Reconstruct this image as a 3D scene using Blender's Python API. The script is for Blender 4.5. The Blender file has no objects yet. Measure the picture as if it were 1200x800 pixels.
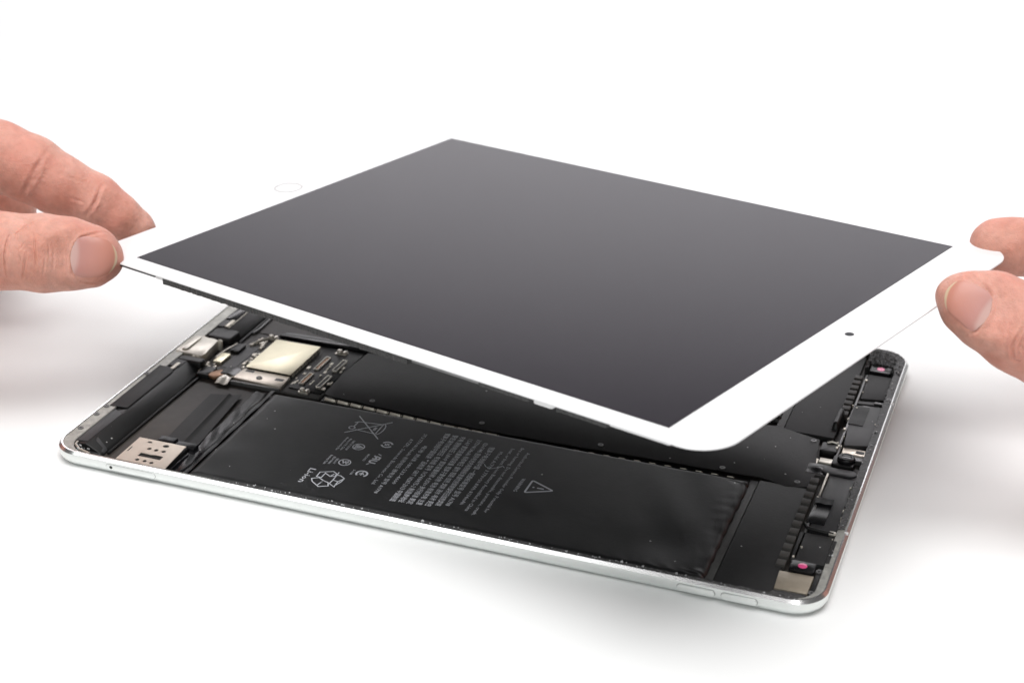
import bpy, bmesh, math, random
import numpy as np
from mathutils import Vector, Matrix

random.seed(7)
rng = np.random.default_rng(7)
S = 0.001                      # everything below is written in millimetres
scene = bpy.context.scene
COL = scene.collection

# ------------------------------------------------------------------ camera
cam = bpy.data.cameras.new("camera")
camera = bpy.data.objects.new("camera", cam)
COL.objects.link(camera)
cam.sensor_width = 36.0
cam.lens = 59.85
cam.shift_x = 0.0588
cam.shift_y = 0.0059
cam.clip_start = 0.02
cam.clip_end = 20.0
RX = Vector((0.92948850, 0.36884666, -0.00180596))
DN = Vector((0.15680364, -0.39956525, -0.90319447))
FW = Vector((-0.33386186, 0.83922569, -0.42922780))
CAM_POS = Vector((175.343, -487.696, 270.511))
M = Matrix.Identity(4)
for i in range(3):
    M[i][0] = RX[i]; M[i][1] = -DN[i]; M[i][2] = -FW[i]; M[i][3] = CAM_POS[i] * S
camera.matrix_world = M
scene.camera = camera
cam.dof.use_dof = True
cam.dof.focus_distance = 0.532
cam.dof.aperture_fstop = 18.0

# ------------------------------------------------------------------ studio light
world = bpy.data.worlds.new("World")
scene.world = world
world.use_nodes = True
bg = world.node_tree.nodes["Background"]
bg.inputs[0].default_value = (1.0, 1.0, 1.0, 1)
bg.inputs[1].default_value = 0.12

def softbox(name, loc, target, sx, sy, power, col=(1, 1, 1)):
    l = bpy.data.lights.new(name, "AREA")
    l.shape = "RECTANGLE"; l.size = sx; l.size_y = sy; l.energy = power; l.color = col
    o = bpy.data.objects.new(name, l)
    COL.objects.link(o)
    o.location = loc
    d = Vector(target) - Vector(loc)
    o.rotation_euler = d.to_track_quat("-Z", "Y").to_euler()
    return o

softbox("softbox_overhead", (0.08, -0.22, 1.02), (0.08, -0.18, 0.0), 0.85, 0.74, 13.4, (1.0, 0.985, 0.985))
softbox("softbox_front_left", (-0.58, -0.74, 1.02), (-0.30, -0.45, 0.0), 0.54, 0.48, 2.2, (0.97, 1.0, 0.99))
softbox("front_fill", (0.30, -1.35, 0.70), (0.0, -0.1, 0.0), 1.3, 0.6, 4.8, (0.98, 1.0, 0.995))  # fill lamp added on the camera side to lighten the foreground table
softbox("backdrop_fill", (-0.35, 1.02, 0.80), (-0.35, 1.20, 0.0), 1.9, 0.32, 15.5, (1.0, 0.965, 1.0))  # added lamp: brightens the far table and the low backdrop the screen mirrors

scene.view_settings.view_transform = "Standard"
scene.view_settings.look = "None"
scene.view_settings.exposure = 0.0
scene.view_settings.gamma = 1.0
scene.view_settings.use_curve_mapping = False
scene.cycles.max_bounces = 8
scene.cycles.use_denoising = True

# ------------------------------------------------------------------ materials
def nodes_of(name):
    m = bpy.data.materials.new(name)
    m.use_nodes = True
    nt = m.node_tree
    return m, nt, nt.nodes["Principled BSDF"]

def mat(name, col, rough=0.5, metal=0.0, spec=0.5, coat=0.0, vary=0.0, vscale=200.0, bump=0.0, bscale=1500.0,
        dust=0.0, dscale=700.0, dustcol=(0.45, 0.45, 0.44), rvary=0.0):
    """procedural material: base colour with soft mottling, fine relief and a scatter of dust specks (scales per metre)"""
    m, nt, p = nodes_of(name)
    N, L = nt.nodes, nt.links
    p.inputs["Roughness"].default_value = rough
    p.inputs["Metallic"].default_value = metal
    p.inputs["Specular IOR Level"].default_value = spec
    p.inputs["Coat Weight"].default_value = coat
    p.inputs["Coat Roughness"].default_value = 0.06
    tc = N.new("ShaderNodeTexCoord")
    out = None
    rgb = N.new("ShaderNodeRGB"); rgb.outputs[0].default_value = (*col, 1)
    out = rgb.outputs[0]
    if vary or rvary:
        nz = N.new("ShaderNodeTexNoise"); nz.inputs["Scale"].default_value = vscale; nz.inputs["Detail"].default_value = 6
        nz.inputs["Roughness"].default_value = 0.65
        L.new(tc.outputs["Object"], nz.inputs["Vector"])
        if vary:
            mr = N.new("ShaderNodeMapRange")
            mr.inputs[1].default_value = 0.3; mr.inputs[2].default_value = 0.7
            mr.inputs[3].default_value = 1 - vary; mr.inputs[4].default_value = 1 + vary
            L.new(nz.outputs["Fac"], mr.inputs[0])
            mx = N.new("ShaderNodeVectorMath"); mx.operation = "SCALE"
            L.new(out, mx.inputs[0]); L.new(mr.outputs[0], mx.inputs["Scale"])
            out = mx.outputs[0]
        if rvary:
            mr2 = N.new("ShaderNodeMapRange")
            mr2.inputs[1].default_value = 0.3; mr2.inputs[2].default_value = 0.7
            mr2.inputs[3].default_value = max(0.02, rough - rvary); mr2.inputs[4].default_value = rough + rvary
            L.new(nz.outputs["Fac"], mr2.inputs[0]); L.new(mr2.outputs[0], p.inputs["Roughness"])
    if dust:
        vo = N.new("ShaderNodeTexVoronoi"); vo.inputs["Scale"].default_value = dscale
        L.new(tc.outputs["Object"], vo.inputs["Vector"])
        sep = N.new("ShaderNodeSeparateColor"); L.new(vo.outputs["Color"], sep.inputs[0])
        th = N.new("ShaderNodeMath"); th.operation = "LESS_THAN"; th.inputs[1].default_value = dust
        L.new(sep.outputs[0], th.inputs[0])
        rad = N.new("ShaderNodeMath"); rad.operation = "MULTIPLY"; rad.inputs[1].default_value = 0.22
        L.new(sep.outputs[1], rad.inputs[0])
        near = N.new("ShaderNodeMath"); near.operation = "LESS_THAN"
        L.new(vo.outputs["Distance"], near.inputs[0]); L.new(rad.outputs[0], near.inputs[1])
        both = N.new("ShaderNodeMath"); both.operation = "MULTIPLY"
        L.new(th.outputs[0], both.inputs[0]); L.new(near.outputs[0], both.inputs[1])
        mixc = N.new("ShaderNodeMix"); mixc.data_type = "RGBA"
        mixc.inputs[7].default_value = (*dustcol, 1)
        L.new(both.outputs[0], mixc.inputs[0]); L.new(out, mixc.inputs[6])
        out = mixc.outputs[2]
    L.new(out, p.inputs["Base Color"])
    if bump:
        nb = N.new("ShaderNodeTexNoise"); nb.inputs["Scale"].default_value = bscale; nb.inputs["Detail"].default_value = 4
        L.new(tc.outputs["Object"], nb.inputs["Vector"])
        bp = N.new("ShaderNodeBump"); bp.inputs["Strength"].default_value = bump; bp.inputs["Distance"].default_value = 0.0004
        L.new(nb.outputs["Fac"], bp.inputs["Height"]); L.new(bp.outputs[0], p.inputs["Normal"])
    return m

M_PAPER = mat("white_paper_sweep", (0.795, 0.805, 0.80), 0.75, vary=0.01, vscale=8, spec=0.2)
M_ALU = mat("silver_aluminium", (0.84, 0.865, 0.85), 0.42, 1.0, vary=0.03, vscale=60, bump=0.03, bscale=9000)
M_CHAMFER = mat("polished_aluminium", (0.84, 0.84, 0.84), 0.22, 1.0)
M_LIP = mat("brushed_lip_with_glue_haze", (0.42, 0.42, 0.39), 0.5, 0.7, vary=0.25, vscale=500, bump=0.25, bscale=1500, dust=0.10, dscale=900, dustcol=(0.6, 0.6, 0.58))
M_TRAY = mat("dark_painted_case_floor", (0.036, 0.031, 0.027), 0.5, 0.2, vary=0.2, vscale=250, dust=0.03)
M_POUCH = mat("black_battery_pouch", (0.0145, 0.015, 0.0155), 0.36, spec=0.42, vary=0.1, vscale=120, bump=0.05, bscale=900, dust=0.02, dscale=520, rvary=0.06)
M_STRIP = mat("grey_painted_strip", (0.075, 0.075, 0.073), 0.5, vary=0.15, vscale=300)
M_PRINT = mat("pale_grey_print", (0.60, 0.62, 0.66), 0.6)
M_BLACK = mat("black_plastic", (0.009, 0.009, 0.009), 0.38, spec=0.38, vary=0.15, vscale=300, bump=0.05, dust=0.02)
M_MATTE = mat("matte_black_tape", (0.018, 0.018, 0.0185), 0.55, spec=0.35, vary=0.15, vscale=250, bump=0.10, bscale=1200, dust=0.03, dscale=600)
M_GLOSS = mat("glossy_black_film", (0.008, 0.008, 0.009), 0.2, spec=0.35, bump=0.10, bscale=350, dust=0.01)
M_GREYTAPE = mat("charcoal_foil_tape", (0.034, 0.034, 0.036), 0.42, spec=0.4, vary=0.15, vscale=300, bump=0.05, dust=0.015)
M_RUBBER = mat("black_rubber", (0.045, 0.042, 0.038), 0.6, vary=0.2, vscale=500)
M_STEEL = mat("warm_stamped_steel", (0.76, 0.69, 0.60), 0.38, 0.8, vary=0.05, vscale=300)
M_NICKEL = mat("bright_nickel", (0.68, 0.65, 0.58), 0.36, 0.75, vary=0.08, vscale=400)
M_GOLD = mat("pale_gold_shield", (0.92, 0.86, 0.66), 0.38, 0.9, vary=0.05, vscale=120)
M_CLIP = mat("tinned_clip_metal", (0.74, 0.70, 0.61), 0.42, 0.5, vary=0.1, vscale=600)
M_TAN = mat("tan_conductive_foam", (0.38, 0.33, 0.26), 0.42, 0.5, vary=0.10, vscale=350, bump=0.06)
M_PCB = mat("black_circuit_board", (0.008, 0.008, 0.0075), 0.4, spec=0.25, vary=0.2, vscale=500, dust=0.04, dscale=900)
M_BOARD = mat("grey_board_mask", (0.085, 0.083, 0.080), 0.45, 0.2, vary=0.2, vscale=350, dust=0.03, dscale=700)
M_PINK = mat("magenta_sensor_window", (0.75, 0.09, 0.27), 0.15, coat=0.6)
M_GLUE = mat("torn_black_adhesive", (0.030, 0.030, 0.030), 0.42, vary=0.6, vscale=900, bump=0.9, bscale=1300, dust=0.04, dscale=1100, dustcol=(0.2, 0.205, 0.205))
M_BEZEL = mat("white_coated_glass", (0.76, 0.76, 0.765), 0.10, spec=0.5)
M_SCREEN = mat("dark_screen_glass", (0.011, 0.009, 0.013), 0.05, spec=0.45, rvary=0.025, vscale=22)
M_SCREEN.node_tree.nodes["Principled BSDF"].inputs["Specular Tint"].default_value = (1.02, 0.92, 1.07, 1)
M_LENS = mat("black_lens_glass", (0.006, 0.006, 0.01), 0.05)
M_RINGGREY = mat("grey_button_ring", (0.46, 0.45, 0.445), 0.4, 0.3)
M_WHITEPLASTIC = mat("white_plastic", (0.8, 0.8, 0.8), 0.4)
M_SPECK = mat("pale_glue_crumbs", (0.6, 0.61, 0.62), 0.4)
M_COPPER = mat("copper_flex", (0.35, 0.20, 0.12), 0.4, 0.6, vary=0.2, vscale=500)
M_SLIVER = mat("grey_frame_metal", (0.20, 0.20, 0.20), 0.4, 0.7, vary=0.15, vscale=300)

def skin_material():
    m, nt, p = nodes_of("skin")
    N, L = nt.nodes, nt.links
    tc = N.new("ShaderNodeTexCoord")
    n1 = N.new("ShaderNodeTexNoise"); n1.inputs["Scale"].default_value = 70; n1.inputs["Detail"].default_value = 5
    n2 = N.new("ShaderNodeTexNoise"); n2.inputs["Scale"].default_value = 420; n2.inputs["Detail"].default_value = 4
    for n in (n1, n2): L.new(tc.outputs["Object"], n.inputs["Vector"])
    r1 = N.new("ShaderNodeValToRGB")
    r1.color_ramp.elements[0].position = 0.34; r1.color_ramp.elements[0].color = (0.555, 0.25, 0.185, 1)
    r1.color_ramp.elements[1].position = 0.66; r1.color_ramp.elements[1].color = (0.635, 0.34, 0.27, 1)
    L.new(n1.outputs["Fac"], r1.inputs[0])
    mr = N.new("ShaderNodeMapRange"); mr.inputs[1].default_value = 0.3; mr.inputs[2].default_value = 0.7
    mr.inputs[3].default_value = 0.90; mr.inputs[4].default_value = 1.08
    L.new(n2.outputs["Fac"], mr.inputs[0])
    sc = N.new("ShaderNodeVectorMath"); sc.operation = "SCALE"
    L.new(r1.outputs[0], sc.inputs[0]); L.new(mr.outputs[0], sc.inputs["Scale"])
    L.new(sc.outputs[0], p.inputs["Base Color"])
    p.inputs["Roughness"].default_value = 0.52
    p.inputs["Specular IOR Level"].default_value = 0.35
    p.inputs["Subsurface Weight"].default_value = 0.35
    p.inputs["Subsurface Radius"].default_value = (1.0, 0.35, 0.2)
    p.inputs["Subsurface Scale"].default_value = 0.0022
    v = N.new("ShaderNodeTexVoronoi"); v.inputs["Scale"].default_value = 1500; v.feature = "DISTANCE_TO_EDGE"
    L.new(tc.outputs["Object"], v.inputs["Vector"])
    n3 = N.new("ShaderNodeTexNoise"); n3.inputs["Scale"].default_value = 900; n3.inputs["Detail"].default_value = 5
    L.new(tc.outputs["Object"], n3.inputs["Vector"])
    ad = N.new("ShaderNodeMath"); ad.operation = "MULTIPLY_ADD"; ad.inputs[1].default_value = 0.6
    L.new(v.outputs["Distance"], ad.inputs[0]); L.new(n3.outputs["Fac"], ad.inputs[2])
    n4 = N.new("ShaderNodeTexNoise"); n4.inputs["Scale"].default_value = 260; n4.inputs["Detail"].default_value = 6; n4.inputs["Roughness"].default_value = 0.7
    L.new(tc.outputs["Object"], n4.inputs["Vector"])
    ad2 = N.new("ShaderNodeMath"); ad2.operation = "MULTIPLY_ADD"; ad2.inputs[1].default_value = 0.8
    L.new(n4.outputs["Fac"], ad2.inputs[0]); L.new(ad.outputs[0], ad2.inputs[2])
    bp = N.new("ShaderNodeBump"); bp.inputs["Strength"].default_value = 0.55; bp.inputs["Distance"].default_value = 0.0005
    L.new(ad2.outputs[0], bp.inputs["Height"]); L.new(bp.outputs[0], p.inputs["Normal"])
    # redder patches (joints, fingertips) as large soft blotches
    n5 = N.new("ShaderNodeTexNoise"); n5.inputs["Scale"].default_value = 38; n5.inputs["Detail"].default_value = 3
    L.new(tc.outputs["Object"], n5.inputs["Vector"])
    m5 = N.new("ShaderNodeMapRange"); m5.inputs[1].default_value = 0.48; m5.inputs[2].default_value = 0.66; m5.inputs[3].default_value = 0; m5.inputs[4].default_value = 0.45
    L.new(n5.outputs["Fac"], m5.inputs[0])
    mx5 = N.new("ShaderNodeMix"); mx5.data_type = "RGBA"; mx5.inputs[7].default_value = (0.56, 0.195, 0.145, 1)
    L.new(m5.outputs[0], mx5.inputs[0]); L.new(sc.outputs[0], mx5.inputs[6]); L.new(mx5.outputs[2], p.inputs["Base Color"])
    return m

def nail_material():
    """pink nail plate; pale lunula near the root and a yellowish free edge, both along the nail's own length (attribute nail_t)"""
    m, nt, p = nodes_of("nail_plate")
    N, L = nt.nodes, nt.links
    at = N.new("ShaderNodeAttribute"); at.attribute_name = "nail_t"
    r = N.new("ShaderNodeValToRGB")
    e = r.color_ramp.elements
    e[0].position = 0.0; e[0].color = (0.52, 0.33, 0.29, 1)
    e[1].position = 0.10; e[1].color = (0.50, 0.31, 0.275, 1)
    for pos, c in ((0.17, (0.45, 0.215, 0.185, 1)), (0.55, (0.50, 0.225, 0.175, 1)), (0.86, (0.49, 0.21, 0.155, 1)), (0.89, (0.56, 0.40, 0.27, 1)), (1.0, (0.58, 0.45, 0.31, 1))):
        n = e.new(pos); n.color = c
    L.new(at.outputs["Fac"], r.inputs[0]); L.new(r.outputs[0], p.inputs["Base Color"])
    p.inputs["Roughness"].default_value = 0.36
    p.inputs["Specular IOR Level"].default_value = 0.4
    p.inputs["Subsurface Weight"].default_value = 0.2
    p.inputs["Subsurface Radius"].default_value = (1, .4, .3)
    p.inputs["Subsurface Scale"].default_value = 0.001
    tc = N.new("ShaderNodeTexCoord")
    n1 = N.new("ShaderNodeTexNoise"); n1.inputs["Scale"].default_value = 600; L.new(tc.outputs["Object"], n1.inputs["Vector"])
    bp = N.new("ShaderNodeBump"); bp.inputs["Strength"].default_value = 0.08; bp.inputs["Distance"].default_value = 0.0003
    L.new(n1.outputs["Fac"], bp.inputs["Height"]); L.new(bp.outputs[0], p.inputs["Normal"])
    return m

# ------------------------------------------------------------------ object helpers
def tag(o, label=None, cat=None, group=None, kind=None):
    if label: o["label"] = label
    if cat: o["category"] = cat
    if group: o["group"] = group
    if kind: o["kind"] = kind
    return o

def empty(name, loc=(0, 0, 0), rot=None):
    o = bpy.data.objects.new(name, None)
    o.empty_display_size = 0.02
    COL.objects.link(o)
    if rot is not None:
        mw = rot.to_4x4()
        mw.translation = Vector(loc) * S
        o.matrix_world = mw
    else:
        o.location = Vector(loc) * S
    return o

def link(name, me, parent=None):
    o = bpy.data.objects.new(name, me)
    COL.objects.link(o)
    if parent is not None: o.parent = parent
    return o

def rrect(x0, x1, y0, y1, r, n=6):
    pts = []
    for cx, cy, a0 in ((x1 - r, y0 + r, -90), (x1 - r, y1 - r, 0), (x0 + r, y1 - r, 90), (x0 + r, y0 + r, 180)):
        for k in range(n + 1):
            a = math.radians(a0 + 90 * k / n)
            pts.append((cx + r * math.cos(a), cy + r * math.sin(a)))
    return pts

class MB:
    """collects solids (in mm) for ONE mesh object"""
    def __init__(self): self.bm = bmesh.new()
    def prism(self, pts, z0, z1):
        b = self.bm
        lo = [b.verts.new((x * S, y * S, z0 * S)) for x, y in pts]
        hi = [b.verts.new((x * S, y * S, z1 * S)) for x, y in pts]
        n = len(pts)
        b.faces.new(lo[::-1]); b.faces.new(hi)
        for i in range(n): b.faces.new((lo[i], lo[(i + 1) % n], hi[(i + 1) % n], hi[i]))
        return self
    def box(self, x0, x1, y0, y1, z0, z1): return self.prism([(x0, y0), (x1, y0), (x1, y1), (x0, y1)], z0, z1)
    def rbox(self, x0, x1, y0, y1, z0, z1, r=0.5, n=4): return self.prism(rrect(x0, x1, y0, y1, r, n), z0, z1)
    def cyl(self, cx, cy, z0, z1, r, n=20, r2=None):
        b = self.bm; r2 = r if r2 is None else r2
        lo = [b.verts.new(((cx + r * math.cos(2 * math.pi * k / n)) * S, (cy + r * math.sin(2 * math.pi * k / n)) * S, z0 * S)) for k in range(n)]
        hi = [b.verts.new(((cx + r2 * math.cos(2 * math.pi * k / n)) * S, (cy + r2 * math.sin(2 * math.pi * k / n)) * S, z1 * S)) for k in range(n)]
        b.faces.new(lo[::-1]); b.faces.new(hi)
        for k in range(n): b.faces.new((lo[k], lo[(k + 1) % n], hi[(k + 1) % n], hi[k]))
        return self
    def ring(self, cx, cy, z0, z1, ro, ri, n=28):
        b = self.bm
        vs = []
        for k in range(n):
            a = 2 * math.pi * k / n; c, s = math.cos(a), math.sin(a)
            vs.append([b.verts.new(((cx + r * c) * S, (cy + r * s) * S, z * S)) for r, z in ((ro, z0), (ro, z1), (ri, z1), (ri, z0))])
        for k in range(n):
            A, B = vs[k], vs[(k + 1) % n]
            for j in range(4): b.faces.new((A[j], B[j], B[(j + 1) % 4], A[(j + 1) % 4]))
        return self
    def hexa(self, q0, q1):
        """solid between two quads of 3-D points"""
        b = self.bm
        lo = [b.verts.new(Vector(p) * S) for p in q0]; hi = [b.verts.new(Vector(p) * S) for p in q1]
        n = len(lo)
        b.faces.new(lo[::-1]); b.faces.new(hi)
        for i in range(n): b.faces.new((lo[i], lo[(i + 1) % n], hi[(i + 1) % n], hi[i]))
        return self
    def tube(self, path, r, n=8):
        b = self.bm; prev = None
        P = [Vector(p) * S for p in path]
        up = Vector((0, 0, 1)); rings = []
        for i, p in enumerate(P):
            t = (P[min(i + 1, len(P) - 1)] - P[max(i - 1, 0)]).normalized()
            s = t.cross(up)
            if s.length < 1e-4: s = t.cross(Vector((0, 1, 0)))
            s.normalize(); u = s.cross(t)
            rings.append([b.verts.new(p + (s * math.cos(2 * math.pi * k / n) + u * math.sin(2 * math.pi * k / n)) * r * S) for k in range(n)])
        for A, B in zip(rings, rings[1:]):
            for k in range(n): b.faces.new((A[k], A[(k + 1) % n], B[(k + 1) % n], B[k]))
        b.faces.new(rings[0][::-1]); b.faces.new(rings[-1])
        return self
    def sheet(self, xs, ys, f, thick=0.15):
        """thin sheet over a grid, with real thickness; f(x, y) -> z"""
        b = self.bm
        T = [[b.verts.new((x * S, y * S, f(x, y) * S)) for y in ys] for x in xs]
        B = [[b.verts.new((x * S, y * S, (f(x, y) - thick) * S)) for y in ys] for x in xs]
        nx, ny = len(xs), len(ys)
        for i in range(nx - 1):
            for j in range(ny - 1):
                b.faces.new((T[i][j], T[i + 1][j], T[i + 1][j + 1], T[i][j + 1]))
                b.faces.new((B[i][j + 1], B[i + 1][j + 1], B[i + 1][j], B[i][j]))
        for i in range(nx - 1):
            b.faces.new((T[i + 1][0], T[i][0], B[i][0], B[i + 1][0])); b.faces.new((T[i][-1], T[i + 1][-1], B[i + 1][-1], B[i][-1]))
        for j in range(ny - 1):
            b.faces.new((T[0][j], T[0][j + 1], B[0][j + 1], B[0][j])); b.faces.new((T[-1][j + 1], T[-1][j], B[-1][j], B[-1][j + 1]))
        return self
    def build(self, name, m, parent=None, bevel=0.0, seg=2, smooth=True, origin=None):
        b = self.bm
        bmesh.ops.recalc_face_normals(b, faces=b.faces)
        if bevel:
            es = [e for e in b.edges if len(e.link_faces) == 2 and e.calc_face_angle(0) > math.radians(35)]
            bmesh.ops.bevel(b, geom=es, offset=bevel * S, segments=seg, affect="EDGES", profile=0.5, clamp_overlap=True)
        me = bpy.data.meshes.new(name)
        if smooth:
            for e in b.edges:
                e.smooth = not (len(e.link_faces) == 2 and e.calc_face_angle(0) > math.radians(38))
            for f in b.faces: f.smooth = True
        b.to_mesh(me); b.free()
        me.materials.append(m)
        return link(name, me, parent)

def dup(o, name=None, parent="same", dx=0, dy=0, dz=0):
    c = o.copy(); COL.objects.link(c)
    if parent != "same": c.parent = parent
    c.location = Vector(o.location) + Vector((dx, dy, dz)) * S
    return c

# ------------------------------------------------------------------ the table: one sweep of white paper
def build_table():
    prof = [(-1.6, 0.0), (-0.6, 0.0), (0.0, 0.0), (0.6, 0.0), (1.25, 0.0)]
    for k in range(1, 13):
        a = math.radians(90 * k / 12)
        prof.append((1.25 + 0.4 * math.sin(a), 0.4 - 0.4 * math.cos(a)))
    prof += [(1.65, 0.9), (1.65, 1.25)]
    xs = [-1.6, -0.8, 0.0, 0.4, 0.66]
    me = bpy.data.meshes.new("table")
    vs = [(x, y, z) for y, z in prof for x in xs]
    n = len(xs)
    fs = [(j * n + i, j * n + i + 1, (j + 1) * n + i + 1, (j + 1) * n + i) for j in range(len(prof) - 1) for i in range(n - 1)]
    me.from_pydata(vs, [], fs)
    for p in me.polygons: p.use_smooth = True
    me.materials.append(M_PAPER)
    tag(link("table", me), "seamless white table surface under the opened tablet", kind="structure")
build_table()

# ------------------------------------------------------------------ opened tablet body
body = tag(empty("tablet_body"), "opened silver tablet body lying on the table with its battery and circuit board exposed", "tablet body")

def rear_case():
    b = bmesh.new()
    def loop(x0, x1, y0, y1, r, z, n=10):
        return [b.verts.new((x * S, y * S, z * S)) for x, y in rrect(x0, x1, y0, y1, r, n)]
    X, Y, R = 125.3, 87.05, 10.2
    def off(d, z): return loop(-X + d, X - d, -Y + d, Y - d, R - d * 0.8, z)
    L = [off(4.4, 0.0), off(2.6, 0.10), off(1.4, 0.5), off(0.55, 1.4), off(0.12, 2.3), off(0.0, 3.1), off(0.0, 4.45), off(0.05, 4.65),
         off(0.9, 5.5), off(1.3, 5.5), off(1.45, 5.15),
         loop(-119.9, 121.8, -84.9, 84.6, 7.5, 5.1), loop(-119.7, 121.6, -84.7, 84.4, 7.3, 4.8), loop(-119.7, 121.6, -84.7, 84.4, 7.3, 1.2)]
    b.faces.new(L[0][::-1])
    mi = [0, 0, 0, 0, 0, 0, 0, 1, 1, 2, 2, 2, 3]
    for (A, B), m in zip(zip(L, L[1:]), mi):
        n = len(A)
        for i in range(n):
            f = b.faces.new((A[i], A[(i + 1) % n], B[(i + 1) % n], B[i])); f.material_index = m
    f = b.faces.new(L[-1]); f.material_index = 3
    bmesh.ops.recalc_face_normals(b, faces=b.faces)
    for f in b.faces: f.smooth = True
    for e in b.edges: e.smooth = not (len(e.link_faces) == 2 and e.calc_face_angle(0) > math.radians(28))
    me = bpy.data.meshes.new("rear_case"); b.to_mesh(me); b.free()
    for m in (M_ALU, M_CHAMFER, M_LIP, M_TRAY): me.materials.append(m)
    return link("rear_case", me, body)
case = rear_case()

def side_slab(name, x0, x1, z0, z1, y_out, y_in, m, parent, bevel):
    """rounded slab let into the front side wall (lies in an x-z plane)"""
    pts = rrect(x0, x1, z0, z1, (z1 - z0) / 2 - 0.01, 6)
    mb = MB()
    mb.hexa([(x, y_in, z) for x, z in pts], [(x, y_out, z) for x, z in pts])
    return mb.build(name, m, parent, bevel=bevel)
side_slab("sim_tray_gap", -103.07, -84.93, 1.93, 4.07, -87.07, -85.5, M_SLIVER, case, 0)
tray = side_slab("sim_tray", -103.0, -85.0, 2.0, 4.0, -87.14, -85.5, M_ALU, case, 0.05)
mb = MB(); mb.hexa([(-101.2 + .55 * math.cos(a), -86.0, 3.0 + .55 * math.sin(a)) for a in np.linspace(0, 2 * math.pi, 15)[:-1]],
                   [(-101.2 + .55 * math.cos(a), -87.17, 3.0 + .55 * math.sin(a)) for a in np.linspace(0, 2 * math.pi, 15)[:-1]])
mb.build("pin_hole", M_BLACK, case)
for x0, x1 in ((84.4, 95.2), (97.1, 107.3)):
    side_slab("button_gap", x0 - .15, x1 + .15, 1.75, 4.05, -87.08, -85.5, M_SLIVER, case, 0)
    side_slab("volume_button", x0, x1, 1.9, 3.9, -87.55, -85.5, M_ALU, case, 0.28)
for y in (-45.2, 43.8):
    mb = MB(); mb.box(124.0, 125.38, y - .35, y + .35, 2.0, 4.4); mb.box(123.9, 125.0, y - .35, y + .35, 4.4, 5.53)
    mb.build("antenna_line", M_WHITEPLASTIC, case)
for x, y in ((-122.4, -71.3), (-122.8, -60.9), (-122.9, -54.6), (-122.9, -28.0), (123.0, 46.5)):
    mb = MB(); mb.ring(x, y, 5.0, 5.45, 1.0, 0.45, 16); mb.cyl(x, y, 5.0, 5.2, 0.5, 10)
    mb.build("lip_screw", M_SLIVER, case, bevel=0.08)

# --- adhesive left on the lip
def ragged(path_a, path_b, amp, step=0.8):
    """closed outline between two polylines with torn edges"""
    def walk(p):
        o = []
        for (xa, ya), (xb, yb) in zip(p, p[1:]):
            d = math.hypot(xb - xa, yb - ya); n = max(1, int(d / step))
            for k in range(n):
                t = k / n
                nx, ny = -(yb - ya) / d, (xb - xa) / d
                j = rng.normal(0, amp)
                o.append((xa + (xb - xa) * t + nx * j, ya + (yb - ya) * t + ny * j))
        return o
    return walk(path_a) + walk(path_b)
def glue(name, pts, z0, z1, m=M_GLUE):
    mb = MB(); mb.prism(pts, z0, z1)
    b = mb.bm
    return mb.build(name, m, body, smooth=False)
glue("lip_adhesive", ragged([(-66, -85.6), (118, -85.6)], [(118, -84.4), (-66, -84.2)], 0.10), 4.6, 5.32)
glue("lip_adhesive", ragged([(121.5, -44), (121.6, 70)], [(123.9, 70), (123.9, 20), (123.7, -44)], 0.16), 4.6, 5.34)
glue("lip_adhesive", ragged([(-60, 86.1), (60, 86.1), (111, 86.1)], [(111, 83.5), (-60, 83.5)], 0.15), 4.6, 5.3)

def corner_glue():
    """torn adhesive filling the far right corner: a lumpy sheet"""
    mb = MB(); b = mb.bm
    N = 46
    def inside(x, y):
        if x > 114.3 and y > 76.5: return math.hypot(x - 114.3, y - 76.5) < 10.0
        return x < 124.2 and y < 86.4
    xs = np.linspace(111.2, 124.3, N); ys = np.linspace(66.5, 86.5, N)
    V = {}
    def z(x, y): return 5.0 + 0.35 * max(-1, min(1.6, rng.normal(0, 1)))
    for i, x in enumerate(xs):
        for j, y in enumerate(ys):
            if inside(x, y) and not (112.6 < x < 120.4 and y < 74.0) and not (y < 69.5 and x < 121.2):
                on_lip = x > 121.2 or y > 84.0 or math.hypot(max(0, x - 114.3), max(0, y - 76.9)) > 6.6
                V[i, j] = b.verts.new((x * S, y * S, (5.26 + 0.22 * abs(rng.normal(0, 1)) if on_lip else z(x, y)) * S))
    for (i, j), v in list(V.items()):
        q = [V.get((i, j)), V.get((i + 1, j)), V.get((i + 1, j + 1)), V.get((i, j + 1))]
        if all(q): b.faces.new(q)
    r = bmesh.ops.extrude_face_region(b, geom=list(b.faces))
    for v in r["geom"]:
        if isinstance(v, bmesh.types.BMVert): v.co.z = 1.3 * S
    return mb.build("torn_adhesive", M_GLUE, body, smooth=True)
corner_glue()

mb = MB()
for k in range(150):
    if k < 95: x, y, z = rng.uniform(-60, 118), -84.9 + rng.normal(0, .35), 5.25
    elif k < 120: x, y, z = 122.6 + rng.normal(0, .5), rng.uniform(-60, 80), 5.3
    else: x, y, z = rng.uniform(-118, -112), rng.uniform(-84.5, -81.0), 4.6 + rng.uniform(0, .5)
    r = abs(rng.normal(0.10, 0.10)) + 0.05
    a = rng.uniform(0, 6.28)
    q = [(x + r * math.cos(a + t) * rng.uniform(.6, 1.6), y + r * math.sin(a + t), z) for t in (0, 2.1, 4.2)]
    mb.hexa(q, [(p[0], p[1], z + r * 1.3) for p in q])
tag(mb.build("glue_crumbs", M_SPECK, body, smooth=False), kind="stuff")

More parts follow.
